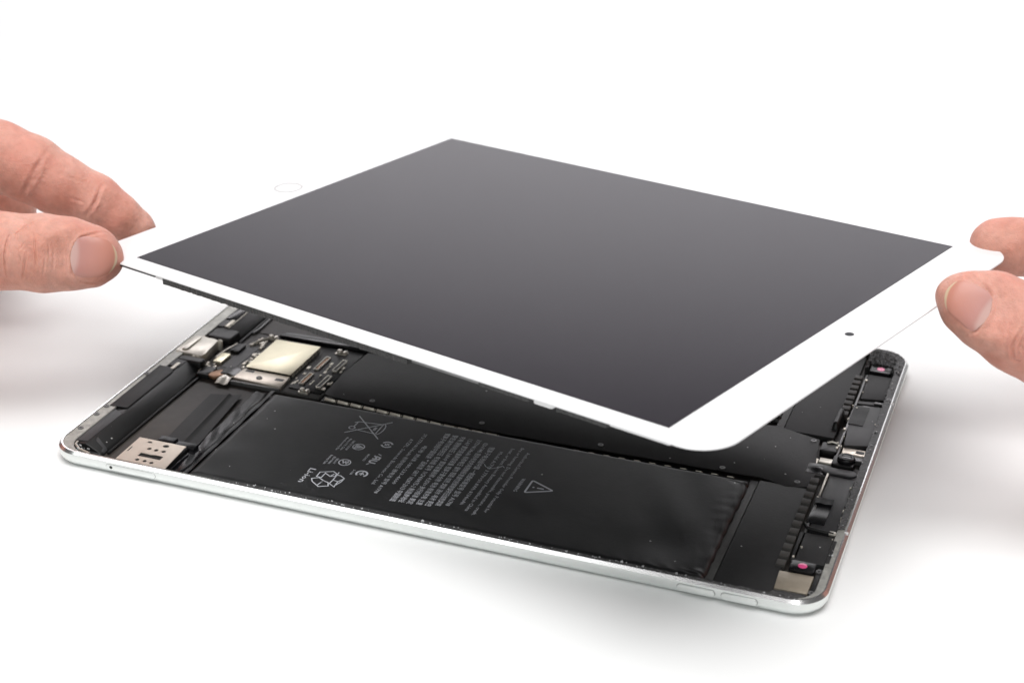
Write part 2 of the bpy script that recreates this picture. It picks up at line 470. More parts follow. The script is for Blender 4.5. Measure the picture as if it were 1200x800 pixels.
# --- battery cells
def smooth01(t): t = max(0.0, min(1.0, t)); return t * t * (3 - 2 * t)
def cell(y0, y1, mirror=False):
    x0, x1, top = -76.6, 91.0, 4.0
    xs = np.concatenate([np.linspace(x0, x0 + 5, 12)[:-1], np.linspace(x0 + 5, 45, 40)[:-1], np.linspace(45, x1 - 5, 44)[:-1], np.linspace(x1 - 5, x1, 16)])
    ys = np.concatenate([np.linspace(y0, y0 + 5, 16)[:-1], np.linspace(y0 + 5, y1 - 3, 34)[:-1], np.linspace(y1 - 3, y1, 10)])
    def f(x, y):
        d = min((x - x0) / 3.0, (x1 - x) / 2.4, (y - y0) / 2.6, (y1 - y) / 1.6)
        e = math.sqrt(max(0, 1 - (1 - min(1, d)) ** 2))
        z = 1.35 + (top - 1.35) * e
        w = smooth01((x - 48) / 25)
        z -= w * 0.40 * math.exp(-(((x - 74) / 11) ** 2 + ((y - y0 - 15) / 10) ** 2))
        z += w * 0.09 * math.sin(x * .33 + y * .21)
        edge = smooth01((x - 82) / 6)
        z += edge * 0.055 * (math.sin(y * 1.9 + 1.2 * math.sin(y * .7)) + math.sin(y * 4.3 + x)) * (1 - smooth01((x - 89.5) / 1.5))
        low = smooth01((y0 + 6 - y) / 4) * w
        z += low * 0.10 * math.sin(x * 1.3 + 1.1 * math.sin(x * .45) + y * .8)
        z += 0.10 * smooth01((x0 + 14 - x) / 8) * math.sin(y * .35)
        return z
    mb = MB(); mb.sheet(xs, ys, f, 0.05)
    o = mb.build("battery_cell", M_POUCH, body)
    for v in o.data.vertices:      # crimped edges are not ruler straight
        x, y = v.co.x / S, v.co.y / S
        if x > 86: v.co.x += S * (0.16 * math.sin(y * .8) + .12 * math.sin(y * 2.3) + .1 * math.sin(y * 4.1)) * smooth01((x - 86) / 4)
        if y < y0 + 2: v.co.y += S * 0.22 * math.sin(x * .37) * smooth01((x - 30) / 30)
    return o
battery = cell(-83.2, -22.4)
cell(23.0, 83.0)
# flap of pouch film along the cell's left edge
mb = MB(); mb.sheet(np.linspace(-84.0, -76.4, 12), np.linspace(-82.5, -20.5, 30), lambda x, y: 1.9 + 1.5 * smooth01((x + 80.5) / 3.6) + 0.18 * math.sin(y * .4 + x) , 0.1)
mb.build("pouch_flap", M_GLOSS, body)

# --- printing on the front cell (x of the line's middle, y where it starts, y where it ends, height, text)
ZP = 4.035
def printed(txt, xc, ys, ye, size, name="printed_text", bold=0.0):
    c = bpy.data.curves.new(name, "FONT"); c.body = txt; c.size = 1.0; c.resolution_u = 1; c.fill_mode = "FRONT"; c.offset = bold * .5
    t = bpy.data.objects.new(name, c); COL.objects.link(t)
    dg = bpy.context.evaluated_depsgraph_get()
    me = bpy.data.meshes.new_from_object(t.evaluated_get(dg))
    bpy.data.objects.remove(t)
    co = np.array([v.co[:] for v in me.vertices])
    lo, hi = co.min(0), co.max(0)
    k = (ys - ye) / (hi[0] - lo[0])
    mid = 0.36
    for v in me.vertices:
        u, w = (v.co.x - lo[0]) * k, (v.co.y - mid) * size
        v.co = ((xc + w) * S, (ys - u) * S, ZP * S)
    me.materials.append(M_PRINT)
    me.name = name
    return link(name, me, battery)
LINES = [
    (-18.2, -36.3, -68.1, 1.75, "ATZPL: Sunwoda Electronic Co., Ltd.", .0),
    (-15.3, -31.6, -72.6, 1.75, "ST:3.77V=8134mAh 标称电压 锂电池 型号 A1798", .0),
    (-12.4, -39.1, -65.4, 1.75, "电池 热线 080-233-4600", .012),
    (-8.6, -28.5, -75.3, 2.15, "锂离子电池组中国组装 产品标准 GB/T 18287-2013 中国制造", .012),
    (-5.85, -28.7, -74.9, 2.15, "警告请勿拆卸挤压 电池组 型号 1ICP4/84/75-2 制造商地址", .012),
    (-3.1, -28.8, -74.8, 2.15, "充电 限制电压 3.8V=P 额定容量标称 4.35V= 执行标准 额定", .012),
    (-0.25, -29.5, -74.2, 2.15, "1.5-8.P 额定能量典型容量 锂离子聚合物 电池 标准充电 注意", .012),
    (2.6, -28.9, -74.0, 2.15, "3.77V=8134mAh 标称电压 请勿 短路 加热 焚烧 浸水 电池 更换", .012),
    (5.4, -30.0, -72.6, 2.15, "020-01443 服务电池充电限制标准请勿拆卸刺穿挤压加热焚烧", .012),
    (8.2, -31.9, -71.5, 2.15, "锂离子电池组中国 一制造标准型号 型号 A1798", .012),
    (12.0, -33.8, -69.3, 1.8, "Model A1798 3.77V=30.8Wh 8134mAh", .0),
    (14.8, -30.5, -72.3, 1.8, "heat, or burn. Li-ion Battery Assembled in China", .0),
    (17.6, -28.9, -73.9, 1.8, "fire or burning. Do not disassemble, puncture, crush,", .0),
    (20.4, -31.2, -71.1, 1.8, "Authorized Service Provider Only. Potential for", .0),
    (24.5, -47.3, -55.8, 1.8, "WARNING", .015),
    (-39.8, -65.8, -74.9, 3.0, "Li-ion", .01),
    (-38.3, -42.9, -52.0, 1.15, "Manufactured by Elec", .02), (-36.9, -43.4, -51.5, 1.15, "Made in P.R. China", .02), (-35.4, -44.0, -51.0, 1.15, "CMIIT ID 2017AP", .02),
    (-38.1, -55.6, -61.8, 1.15, "Battery Pack", .02), (-36.7, -56.3, -61.2, 1.15, "E210386", .02), (-35.3, -57.0, -60.5, 1.15, "R33-0017", .02),
    (-27.2, -50.8, -55.4, 1.15, "MH29853", .02), (-27.3, -61.7, -65.0, 1.15, "S-16A", .02),
]
for xc, ys, ye, sz, tx, bo in LINES: printed(tx, xc, ys, ye, sz, bold=bo)

def strokes(name, lines, w, parent=battery, z=ZP):
    """flat printed lines of width w through points (x, y)"""
    b = bmesh.new()
    for pts in lines:
        P = [Vector((p[0], p[1])) for p in pts]
        closed = (P[0] - P[-1]).length < 1e-6
        if closed: P = P[:-1]
        n = len(P); L, R_ = [], []
        for i, p in enumerate(P):
            a = P[(i - 1) % n] if (closed or i > 0) else p
            c = P[(i + 1) % n] if (closed or i < n - 1) else p
            d1 = (p - a).normalized() if (p - a).length else (c - p).normalized()
            d2 = (c - p).normalized() if (c - p).length else d1
            t = (d1 + d2); t = t.normalized() if t.length > 1e-6 else d1
            nn = Vector((-t.y, t.x)); k = w / 2 / max(0.45, abs(nn.dot(Vector((-d1.y, d1.x)))))
            L.append(b.verts.new(((p.x + nn.x * k) * S, (p.y + nn.y * k) * S, z * S)))
            R_.append(b.verts.new(((p.x - nn.x * k) * S, (p.y - nn.y * k) * S, z * S)))
        for i in range(n if closed else n - 1):
            j = (i + 1) % n
            b.faces.new((L[i], R_[i], R_[j], L[j]))
    me = bpy.data.meshes.new(name); bmesh.ops.recalc_face_normals(b, faces=b.faces); b.to_mesh(me); b.free()
    for p in me.polygons:
        if p.normal.z < 0: p.flip()
    me.materials.append(M_PRINT)
    return link(name, me, parent)
def circ(cx, cy, r, a0=0, a1=360, n=28, ry=None):
    ry = ry or r
    return [(cx + r * math.cos(math.radians(a0 + (a1 - a0) * k / n)), cy + ry * math.sin(math.radians(a0 + (a1 - a0) * k / n))) for k in range(n + 1)]
# warning triangle, apex towards +x
def round_poly(P, r, n=4):
    out = []
    m = len(P)
    for i in range(m):
        p = Vector(P[i]); a = (Vector(P[i - 1]) - p).normalized(); c = (Vector(P[(i + 1) % m]) - p).normalized()
        for k in range(n + 1):
            t = k / n
            q = (p + a * r) * (1 - t) ** 2 + p * 2 * t * (1 - t) + (p + c * r) * t * t
            out.append((q.x, q.y))
    out.append(out[0])
    return out
strokes("warning_symbol", [round_poly([(27.4, -47.4), (35.4, -51.3), (27.4, -55.4)], 0.8), [(28.7, -51.4), (29.3, -51.4)], [(30.2, -51.4), (32.4, -51.35)]], 0.62)
# crossed-out bin (its lid towards +x)
strokes("bin_symbol", [[(-40.9, -40.2), (-28.8, -28.0)], [(-41.1, -27.8), (-28.7, -40.4)]], 0.42)
strokes("bin_symbol", [[(-39.6, -31.6), (-31.2, -30.6)], [(-38.4, -37.0), (-31.6, -37.5)], [(-40.6, -32.6), (-39.6, -31.6), (-39.7, -35.0)], circ(-40.0, -36.2, 1.0),
                       circ(-30.6, -34.0, 1.1, -95, 95, 20, 3.6), [(-31.0, -30.6), (-31.0, -37.4)], [(-32.7, -33.2), (-32.7, -35.4)], [(-32.2, -33.2), (-32.2, -35.4)]], 0.34)
strokes("certification_ring", [circ(-24.4, -42.8, 1.75, 20, 160), circ(-24.4, -42.8, 1.75, 200, 340)], 0.62)
strokes("certification_ring", [[(-25.0, -42.2), (-25.0, -43.2), (-24.4, -43.4), (-24.4, -42.2), (-23.8, -42.4), (-23.8, -43.4)]], 0.32)
strokes("certification_mark", [circ(-32.4, -47.5, 1.9), [(-33.4, -46.2), (-33.4, -48.8), (-31.0, -47.5), (-33.4, -46.2)], [(-32.9, -47.1), (-32.9, -47.9), (-31.9, -47.5), (-32.9, -47.1)]], 0.36)
strokes("certification_mark", [circ(-32.3, -58.5, 1.9), [(-33.4, -57.4), (-32.6, -59.0), (-32.2, -57.8), (-31.4, -59.4)], [(-31.6, -57.3), (-31.2, -58.6)]], 0.36)
# mirrored R and U of the approval mark
strokes("approval_mark", [[(-25.2, -53.0), (-22.9, -53.0), (-22.9, -51.6), (-24.1, -51.3), (-24.1, -53.0)], [(-24.1, -51.9), (-25.2, -51.0)],
                          [(-22.9, -54.0), (-24.7, -54.0), (-25.2, -54.5), (-25.2, -55.1), (-24.7, -55.6), (-22.9, -55.6)]], 0.62)
strokes("approval_mark", [[(-23.2, -50.2), (-24.4, -49.6)], [(-24.8, -56.3), (-25.4, -57.2)]], 0.4)
strokes("recycling_ring", [circ(-24.2, -63.2, 1.75, -50, 230)], 0.6)
strokes("recycling_ring", [[(-24.2, -64.2), (-24.2, -62.0)], [(-25.0, -63.6), (-24.2, -62.6), (-23.4, -63.6)]], 0.4)
# three folded chasing arrows, outlined
REC = [[(-36.8, -69.9), (-36.9, -67.0), (-33.1, -65.1), (-31.6, -66.1), (-31.3, -67.7), (-32.8, -68.4), (-35.0, -67.0), (-35.1, -70.0), (-36.8, -69.9)],
       [(-31.2, -65.0), (-31.0, -70.1), (-29.1, -70.4), (-28.0, -68.0), (-29.8, -66.8), (-31.2, -66.8)],
       [(-28.0, -68.0), (-28.1, -70.0), (-29.0, -73.2), (-28.8, -73.9), (-31.1, -72.5), (-31.0, -70.1)], [(-29.1, -70.4), (-29.0, -73.2)],
       [(-37.7, -71.6), (-35.7, -70.3), (-33.6, -71.5), (-34.3, -74.9), (-36.7, -73.2), (-37.7, -71.6)],
       [(-33.6, -71.5), (-31.7, -72.1), (-30.8, -74.0), (-33.5, -75.4), (-34.3, -74.9)], [(-33.6, -71.5), (-33.8, -72.9)], [(-32.8, -68.4), (-32.2, -66.5)]]
strokes("recycling_symbol", REC, 0.34)
strokes("pen_scratch", [[(9.6, -43.2), (10.6, -44.6), (12.6, -45.2), (14.6, -43.6), (15.4, -42.2), (16.4, -43.2)]], 0.22)

# --- logic board with its shields and connectors
mb = MB(); mb.prism([(-111, -9), (-100, -17.5), (-75.5, -18.0), (-61, -18.0), (-59, 20), (-96, 20.5), (-111, 8)], 1.3, 2.2)
board = mb.build("logic_board", M_BOARD, body, bevel=0.1)
MB().prism([(-74.4, -14.6), (-61.6, -15.4), (-60.4, 20.2), (-75.4, 19.0)], 2.2, 2.65).build("connector_board", M_PCB, board, bevel=0.08)
MB().prism([(-104.6, -8.6), (-99.4, -7.8), (-98.6, 10.2), (-103.6, 10.2)], 2.2, 2.36).build("dark_tape", M_GREYTAPE, board)
MB().rbox(-94.2, -76.9, -7.9, 16.0, 2.2, 3.75, .4).build("shield_frame", M_BLACK, board, bevel=0.1)
MB().rbox(-94.6, -76.6, -8.2, 16.4, 3.75, 4.02, .5).build("chip_shield", M_GOLD, board, bevel=0.08)
mb = MB()
for k in range(9): mb.box(-76.75, -76.45, -7 + 2.6 * k, -5.2 + 2.6 * k, 2.5, 3.4)
mb.build("shield_clip_rail", M_CLIP, board)
step = MB().prism([(-95.4, -16.3), (-76.0, -17.4), (-76.6, -8.6), (-95.0, -8.5)], 2.2, 3.45).build("step_plate", M_STEEL, board, bevel=0.25)
MB().rbox(-93.6, -90.2, -10.6, -9.2, 3.40, 3.47, .3).build("slot", M_BLACK, board)
MB().rbox(-80.6, -77.4, -13.2, -11.4, 3.40, 3.47, .3).build("slot", M_BLACK, board)
MB().ring(-86.3, -13.6, 3.3, 3.75, 1.1, .55, 18).build("plate_screw", M_SLIVER, board, bevel=0.08)
MB().box(-95.3, -76.2, -18.2, -17.3, 1.4, 2.9).build("plate_edge", M_SLIVER, board, bevel=0.1)
MB().rbox(-108.5, -105.2, -7.0, 0.5, 2.2, 3.3, .3).build("small_chip", M_GOLD, board, bevel=0.12)
MB().rbox(-107.2, -103.6, 3.0, 9.4, 2.2, 3.4, .6).build("flex_socket", M_BLACK, board, bevel=0.2)
MB().tube([(-109.6, -3, 2.6), (-109.2, 3, 2.7), (-107.6, 10, 2.8)], 0.32).build("ground_strip", M_NICKEL, board)
MB().tube([(-101.5, -15.5, 2.6), (-101.2, -11, 2.7), (-100.5, -8, 2.7)], 0.3).build("ground_strip", M_NICKEL, board)
MB().tube([(-103.0, 11.5, 2.6), (-100.5, 16, 2.9), (-98.5, 18.4, 3.0)], 0.45).build("coax_lead", M_NICKEL, board)
def connector(x, y0, y1, w=1.9):
    r = MB()
    r.box(x - w / 2, x + w / 2, y0, y0 + .4, 2.6, 3.3); r.box(x - w / 2, x + w / 2, y1 - .4, y1, 2.6, 3.3)
    r.box(x - w / 2, x - w / 2 + .32, y0 + .4, y1 - .4, 2.6, 3.3); r.box(x + w / 2 - .32, x + w / 2, y0 + .4, y1 - .4, 2.6, 3.3)
    o = r.build("connector", M_NICKEL, board, bevel=0.06)
    return o
for x, y0, y1, m in ((-71.0, .4, 11.3, M_COPPER), (-71.0, -11.6, -2.7, M_COPPER), (-64.3, 1.4, 11.0, M_BLACK), (-64.1, -12.3, -2.4, M_BLACK)):
    connector(x, y0, y1)
    mb = MB(); mb.box(x - .3, x + .3, y0 + .7, y1 - .7, 2.6, 3.1)
    n = int((y1 - y0 - 1.6) / .55)
    for k in range(n):
        for s in (-1, 1): mb.box(x + s * .48 - .14, x + s * .48 + .14, y0 + .8 + .55 * k, y0 + 1.1 + .55 * k, 2.6, 2.95)
    mb.build("connector_pins", m, board)
for x, y, s in ((-97.6, 19.0, 1.0), (-68.4, 16.6, 1.15), (-67.6, -16.2, 1.0)):
    mb = MB(); mb.rbox(x - 2.0 * s, x + 2.0 * s, y - 1.2 * s, y + 1.2 * s, 2.2, 3.0, .5); mb.cyl(x - .6 * s, y, 3.0, 4.0, 1.05 * s, 16, .8 * s); mb.box(x + .7 * s, x + 1.8 * s, y - 1.0, y + 1.0, 3.0, 3.7)
    mb.build("standoff", M_NICKEL, board, bevel=0.2)
mb = MB()
for x0, x1, y0, y1, n in ((-110, -105, -15, -8, 14), (-103, -98, 10, 18, 16), (-98, -95.5, -7, 14, 14), (-74.8, -73.0, -12, 12, 9), (-68.2, -66.8, -10, 12, 7), (-62.4, -61.4, -12, 14, 6)):
    for k in range(n):
        x, y, w, l = rng.uniform(x0, x1), rng.uniform(y0, y1), rng.choice([.25, .35, .5]), rng.choice([.45, .6, .9])
        mb.box(x - w, x + w, y - l, y + l, 2.2, rng.uniform(2.75, 3.15))
tag(mb.build("tiny_components", M_CLIP, board, bevel=0.05, seg=1), kind="stuff")
# loose foil and flex by the board's corner
MB().prism([(-106.2, -16.6), (-101.6, -18.6), (-98.0, -12.6), (-102.6, -11.8)], 2.2, 3.2).build("flex_socket", M_COPPER, board, bevel=0.15)
mb = MB(); mb.sheet(np.linspace(-100.5, -95.6, 9), np.linspace(-20.5, -12.5, 12), lambda x, y: 2.5 + .7 * math.sin((y + 20) * .38) + .2 * math.sin(x * 1.7), .12)
mb.build("foil_tab", M_NICKEL, board)
mb = MB(); mb.sheet(np.linspace(-101.5, -95.2, 9), np.linspace(-14.8, -9.6, 9), lambda x, y: 3.3 + .5 * math.sin((x + 101) * .55), .14)
mb.build("tape_flap", M_GLOSS, board)
MB().rbox(-109.4, -104.4, -17.6, -11.0, 1.3, 3.2, .7).build("flex_socket", M_BLACK, board, bevel=0.25)

# --- black cover foil over the long part of the board, its screws, and the spring clips along it
CL = [(-59.4, -18.2), (-53.7, -18.7), (-41.5, -19.5), (-30.6, -20.4), (-19.3, -21.2), (-9.8, -21.8), (4.0, -22.1), (30, -21.6), (60.1, -20.6), (90, -19.9)]
def clip_y(x): return float(np.interp(x, [c[0] for c in CL], [c[1] for c in CL]))
fx = list(np.linspace(-59.5, 90, 42))
pts = [(x, clip_y(x) + 1.5 + .12 * math.sin(x * .5)) for x in fx]
pts += [(93.5, -18.3), (97.5, -19.6), (101.5, -21.0), (105.0, -20.2), (109.0, -18.6), (108.6, -9), (106.8, 3.0), (106.0, 13.2), (99, 15.2), (91, 17.8), (88, 17.2), (-59.0, 19.2), (-60.5, 0.0)]
cover = MB().prism(pts, 3.1, 3.45).build("board_cover", M_MATTE, body, bevel=0.08)
for x, y in ((-42.0, -15.2), (-1.3, -16.6), (40.1, -16.6), (80.6, -16.9), (104.5, -17.3), (104.2, 11.6)):
    mb = MB(); mb.ring(x, y, 3.4, 3.66, 0.95, 0.5, 18); mb.cyl(x, y, 3.4, 3.5, .55, 12)
    mb.build("cover_screw", M_SLIVER, cover, bevel=0.08)
MB().prism([(x, clip_y(x) + 2.2) for x in fx] + [(x, clip_y(x) - 1.4) for x in fx[::-1]], 1.3, 2.4).build("clip_channel", M_BLACK, body)
first = None
for k in range(29):
    x = -58.6 + 5.05 * k
    if x > 88: break
    y = clip_y(x + 2)
    ang = math.atan2(clip_y(x + 4) - clip_y(x), 4)
    if first is None:
        mb = MB(); mb.hexa([(0, -.35, 2.4), (4.1, -.35, 2.4), (4.1, .6, 2.4), (0, .6, 2.4)], [(0.1, .10, 3.2), (4.0, .10, 3.2), (4.0, .34, 3.3), (0.1, .34, 3.3)])
        mb.box(4.35, 4.65, -.5, .5, 2.4, 3.1)
        first = mb.build("spring_clip", M_CLIP, body, bevel=0.12)
        c = first
    else:
        c = dup(first)
    c.location = (x * S, y * S, -0.0003 if k > 12 else 0)
    c.rotation_euler.z = ang
    if k > 12: c.scale = (0.5, 0.5, 0.92)

# --- plates at the right end
def right_end(s):
    """s = -1 front half, +1 far half"""
    a, b_ = (-81.5, -20.2) if s < 0 else (16.0, 81.5)
    MB().prism([(93.4, a), (110.0, a), (110.0, b_), (93.4, b_)], 1.3, 3.4).build("end_plate", M_MATTE, body, bevel=0.15)
    MB().box(90.4, 93.0, a + 1.5, b_ + .5, 1.3, 2.7).build("frame_strip", M_STRIP, body, bevel=0.2)
    MB().box(112.3, 113.0, -62 if s < 0 else 11, -10 if s < 0 else 66, 1.3, 4.0).build("edge_rail", M_SLIVER, body, bevel=0.1)
right_end(-1); right_end(1)
blk = None
for k in range(12):
    y = -65.6 + 4.6 * k
    if blk is None:
        mb = MB(); mb.hexa([(-1.4, -1.75, 2.2), (1.4, -1.75, 2.2), (1.4, 1.75, 2.2), (-1.4, 1.75, 2.2)], [(-1.35, -1.5, 4.2), (1.35, -1.5, 4.2), (1.35, 1.55, 4.1), (-1.35, 1.55, 4.1)])
        blk = mb.build("rubber_block", M_RUBBER, body, bevel=0.12); c = blk
    else: c = dup(blk)
    c.location = (109.5 * S, y * S, 0)
for k in range(8):
    c = dup(blk); c.location = (110.2 * S, (33.6 + 4.15 * k) * S, 0.0002); c.scale = (1, .92, 1)
MB().prism([(110.3, -79.6), (119.6, -79.4), (119.7, -69.9), (109.9, -70.2)], 1.3, 4.1).build("foam_pad", M_TAN, body, bevel=0.15)
glue("pad_adhesive", ragged([(109.5, -82.2), (119.0, -82.4)], [(119.4, -79.8), (109.6, -80.0)], .15), 1.3, 3.9)
for y, x in ((-66.6, 115.8), (70.6, 116.6)):
    o = MB().rbox(x - 3.6, x + 3.6, y - 2.6, y + 2.6, 1.3, 4.7, .7).build("sensor_block", M_GLOSS, body, bevel=0.25)
    MB().cyl(x, y, 4.65, 4.85, 1.35, 24).build("sensor_window", M_PINK, o, bevel=0.05)
MB().box(120.0, 121.4, -80.5, -65.5, 1.3, 4.2).build("corner_bracket", M_BLACK, body, bevel=0.2)
for y in (-67.4, -79.0): 
    mb = MB(); mb.ring(120.6, y, 4.0, 4.5, .9, .4, 14); mb.cyl(120.6, y, 4.0, 4.2, .5, 10); mb.build("bracket_screw", M_SLIVER, body, bevel=.08)
MB().rbox(121.7, 122.7, -63.5, -50.5, 4.9, 5.18, .3).build("lip_slot", M_BLACK, body)
# front half: plates, foil, seam
MB().prism([(111.3, -46.9), (121.4, -46.6), (121.4, -63.0), (111.6, -63.2)], 1.3, 4.0).build("sensor_plate", M_MATTE, body, bevel=0.15)
MB().prism([(113.2, -9.8), (121.4, -10.4), (121.4, -44.2), (113.4, -44.0)], 1.3, 3.8).build("radio_plate", M_GREYTAPE, body, bevel=0.15)
mb = MB(); mb.sheet(np.linspace(112.0, 117.3, 9), np.linspace(-41, -26, 16), lambda x, y: 4.2 + .25 * math.sin((y + 41) * .5) - .25 * smooth01((113 - x) / 1), .15)
mb.build("foil_tape", M_GLOSS, body)
mb = MB(); mb.sheet(np.linspace(112.0, 117.6, 9), np.linspace(-29.5, -26, 6), lambda x, y: 4.65 + .1 * math.sin(x * 2), .15)
mb.build("foil_tape", M_GLOSS, body)
MB().tube([(111.6, -42.5, 4.3), (113, -44.6, 4.3), (117, -45.2, 4.3), (120.8, -45.4, 4.3)], .55).build("seam_cord", M_BLACK, body)
MB().rbox(119.4, 121.6, -46.3, -44.4, 3.9, 4.6, .4).build("ground_clip", M_NICKEL, body, bevel=.15)
MB().box(112.35, 112.95, -24, -9.4, 4.0, 4.3).build("bright_rail", M_NICKEL, body, bevel=.08)
# far half
MB().prism([(113.1, 66.6), (121.6, 66.6), (121.6, 48.4), (113.4, 46.8)], 1.3, 4.0).build("sensor_plate", M_MATTE, body, bevel=0.15)
MB().prism([(112.4, 45.6), (121.6, 47.0), (121.6, 44.6), (112.4, 43.4)], 1.3, 3.6).build("ground_bar", M_GREYTAPE, body, bevel=0.15)
MB().rbox(118.4, 121.3, 44.4, 45.7, 3.6, 4.2, .4).build("ground_clip", M_SLIVER, body, bevel=.2)
MB().prism([(112.8, 41.2), (121.5, 42.6), (121.5, 13.4), (114.0, 11.4), (112.9, 25.0)], 1.3, 4.0).build("radio_plate", M_GREYTAPE, body, bevel=0.15)
mb = MB(); mb.sheet(np.linspace(112.6, 117.6, 9), np.linspace(26.5, 40.5, 12), lambda x, y: 4.25 + .03 * math.sin(y * .7), .15)
mb.build("foil_tape", M_GLOSS, body)
MB().rbox(115.2, 117.4, 40.5, 41.4, 4.0, 4.25, .3).build("ground_clip", M_SLIVER, body, bevel=.1)
MB().rbox(113.9, 121.5, 7.2, 11.6, 1.3, 3.2, .6).build("metal_bridge", M_STEEL, body, bevel=.3)
MB().rbox(118.3, 121.0, 8.6, 10.0, 3.36, 3.43, .3).build("bridge_slot", M_BLACK, body)
MB().box(113.8, 121.5, 4.0, 6.6, 1.3, 3.0).build("metal_bridge", M_SLIVER, body, bevel=.2)
mb = MB(); mb.hexa([(108.0, 21, 1.6), (110.6, 21, 1.6), (110.8, 35, 1.6), (108.2, 35, 1.6)], [(108.4, 22.5, 6.0), (110.0, 22.5, 6.0), (110.2, 33.5, 6.0), (108.6, 33.5, 6.0)])
mb.build("rubber_gasket", M_BLACK, body, bevel=.7, seg=3)
# front camera in the middle of the right end
camb = MB().rbox(112.4, 119.4, -3.2, 3.4, 1.3, 4.4, .9).build("front_camera", M_BLACK, body, bevel=0.35)
mb = MB(); mb.cyl(116.6, .3, 4.4, 5.9, 3.0, 28, 2.6); mb.build("lens_barrel", M_GLOSS, camb, bevel=0.25)
MB().ring(116.6, .3, 5.88, 6.02, 2.2, 1.5, 28).build("lens_ring", M_GREYTAPE, camb, bevel=.05)
MB().cyl(116.6, .3, 5.88, 5.96, 1.4, 24).build("lens", M_LENS, camb, bevel=.03)
MB().rbox(107.2, 112.6, 5.0, 11.2, 1.3, 4.2, .8).build("camera_socket", M_BLACK, body, bevel=.5)
MB().tube([(108.8, 10.4, 4.3), (110.2, 11.1, 4.6), (112.2, 11.0, 4.3)], .4).build("ground_spring", M_NICKEL, body)
MB().tube([(112.9, 11.4, 3.6), (113.1, 8, 3.8), (113.0, 4.2, 3.4)], .35).build("ground_spring", M_SLIVER, body)
MB().rbox(108.2, 113.6, -1.6, 1.8, 1.3, 3.4, .4).build("camera_bracket", M_NICKEL, body, bevel=.3)
MB().rbox(105.4, 108.0, -2.6, 1.4, 1.3, 3.0, .4).build("solder_pad", M_CLIP, body, bevel=.3)
mb = MB(); mb.sheet(np.linspace(105.6, 112.6, 12), np.linspace(-9.6, -3.4, 10), lambda x, y: 3.5 + .7 * math.exp(-((x - 109) ** 2 + (y + 6) ** 2) / 6), .2)
mb.build("camera_flex", M_GLOSS, body)
MB().rbox(110.4, 121.2, -9.4, -5.2, 3.4, 4.3, 1.9).build("camera_flex", M_GREYTAPE, body, bevel=.25)

mb = MB()
for k in range(34):
    y = rng.uniform(-62, 64); x = rng.choice([112.2, 113.2, 121.3]) + rng.normal(0, .25); w = rng.uniform(.15, .4)
    if abs(y) < 8: continue
    mb.box(x - w, x + w, y - w * 1.5, y + w * 1.5, 3.4, 4.1 + rng.uniform(0, .5))
tag(mb.build("tiny_components", M_CLIP, body, bevel=0.05, seg=1), kind="stuff")

# --- left end: two speakers, charging port, card reader
def speaker(s):
    y0, y1 = (-79.5, -13.0) if s < 0 else (11.0, 79.0)
    sec = [(-119.5, 1.3), (-119.5, 4.5), (-115.4, 4.9), (-114.8, 4.75), (-110.2, 2.3), (-109.2, 1.3)]
    o = MB().hexa([(x, y0, z) for x, z in sec], [(x, y1, z) for x, z in sec]).build("speaker", M_BLACK, body, bevel=.3)
    if s < 0:
        MB().prism([(-119.4, -78.6), (-115.6, -77.6), (-115.2, -57.4), (-119.0, -55.0), (-119.4, -55.2)], 4.5, 5.05).build("speaker_wing", M_GREYTAPE, o, bevel=.12)
        MB().prism([(-122.2, -53.8), (-115.6, -53.2), (-115.4, -23.0), (-117.6, -20.5), (-122.3, -20.5)], 5.16, 5.32).build("speaker_wing", M_MATTE, o, bevel=.2)
        MB().prism([(-119.6, -18.6), (-115.4, -19.0), (-115.4, -13.5), (-119.6, -13.2)], 4.4, 5.1).build("speaker_wing", M_GREYTAPE, o, bevel=.15)
        MB().rbox(-117.6, -116.2, -21.6, -16.2, 5.0, 5.4, .3).build("ground_tab", M_CLIP, o, bevel=.12)
        MB().hexa([(-114.6, -79.9, 1.4), (-109.6, -79.9, 1.4), (-109.4, -76, 1.8), (-114.6, -74, 4.6)], [(-114.4, -79.6, 2.4), (-110.4, -79.6, 2.2), (-110.2, -75.6, 2.8), (-113.8, -74, 4.9)]).build("speaker_end", M_GREYTAPE, o, bevel=.2)
        MB().rbox(-119.6, -109.6, -13.6, -9.4, 1.3, 5.2, 1.2).build("speaker_end", M_BLACK, o, bevel=.8, seg=3)
    else:
        MB().prism([(-119.6, 17.0), (-115.4, 17.0), (-115.4, 22.8), (-119.6, 23.0)], 4.4, 5.2).build("speaker_wing", M_GREYTAPE, o, bevel=.2)
        MB().prism([(-119.6, 24.0), (-115.6, 24.0), (-115.6, 60), (-119.6, 60)], 4.4, 5.25).build("speaker_wing", M_GLOSS, o, bevel=.2)
        MB().rbox(-116.6, -115.2, 17.0, 23.0, 5.0, 5.45, .3).build("ground_tab", M_CLIP, o, bevel=.12)
        MB().rbox(-119.6, -109.6, 8.2, 16.4, 1.3, 4.9, 1.2).build("speaker_end", M_BLACK, o, bevel=.8, seg=3)
        MB().tube([(-114.9, 17.0, 4.95), (-114.9, 30, 4.95), (-114.9, 60, 4.95)], .16).build("ridge_highlight", M_CLIP, o)  # highlight along the speaker's ridge, put in as a thin pale tube
    MB().tube([(-108.4, y0 + 2, 1.7), (-108.4, (y0 + y1) / 2, 1.7), (-108.2, y1, 1.7)], .5).build("speaker_lead", M_BLACK, o)
speaker(-1); speaker(1)
MB().tube([(-119.2, -77.5, 4.4), (-118.4, -80.6, 4.6), (-115.4, -82.9, 4.6), (-111.0, -84.0, 4.5)], .42).build("antenna_lead", M_NICKEL, body)
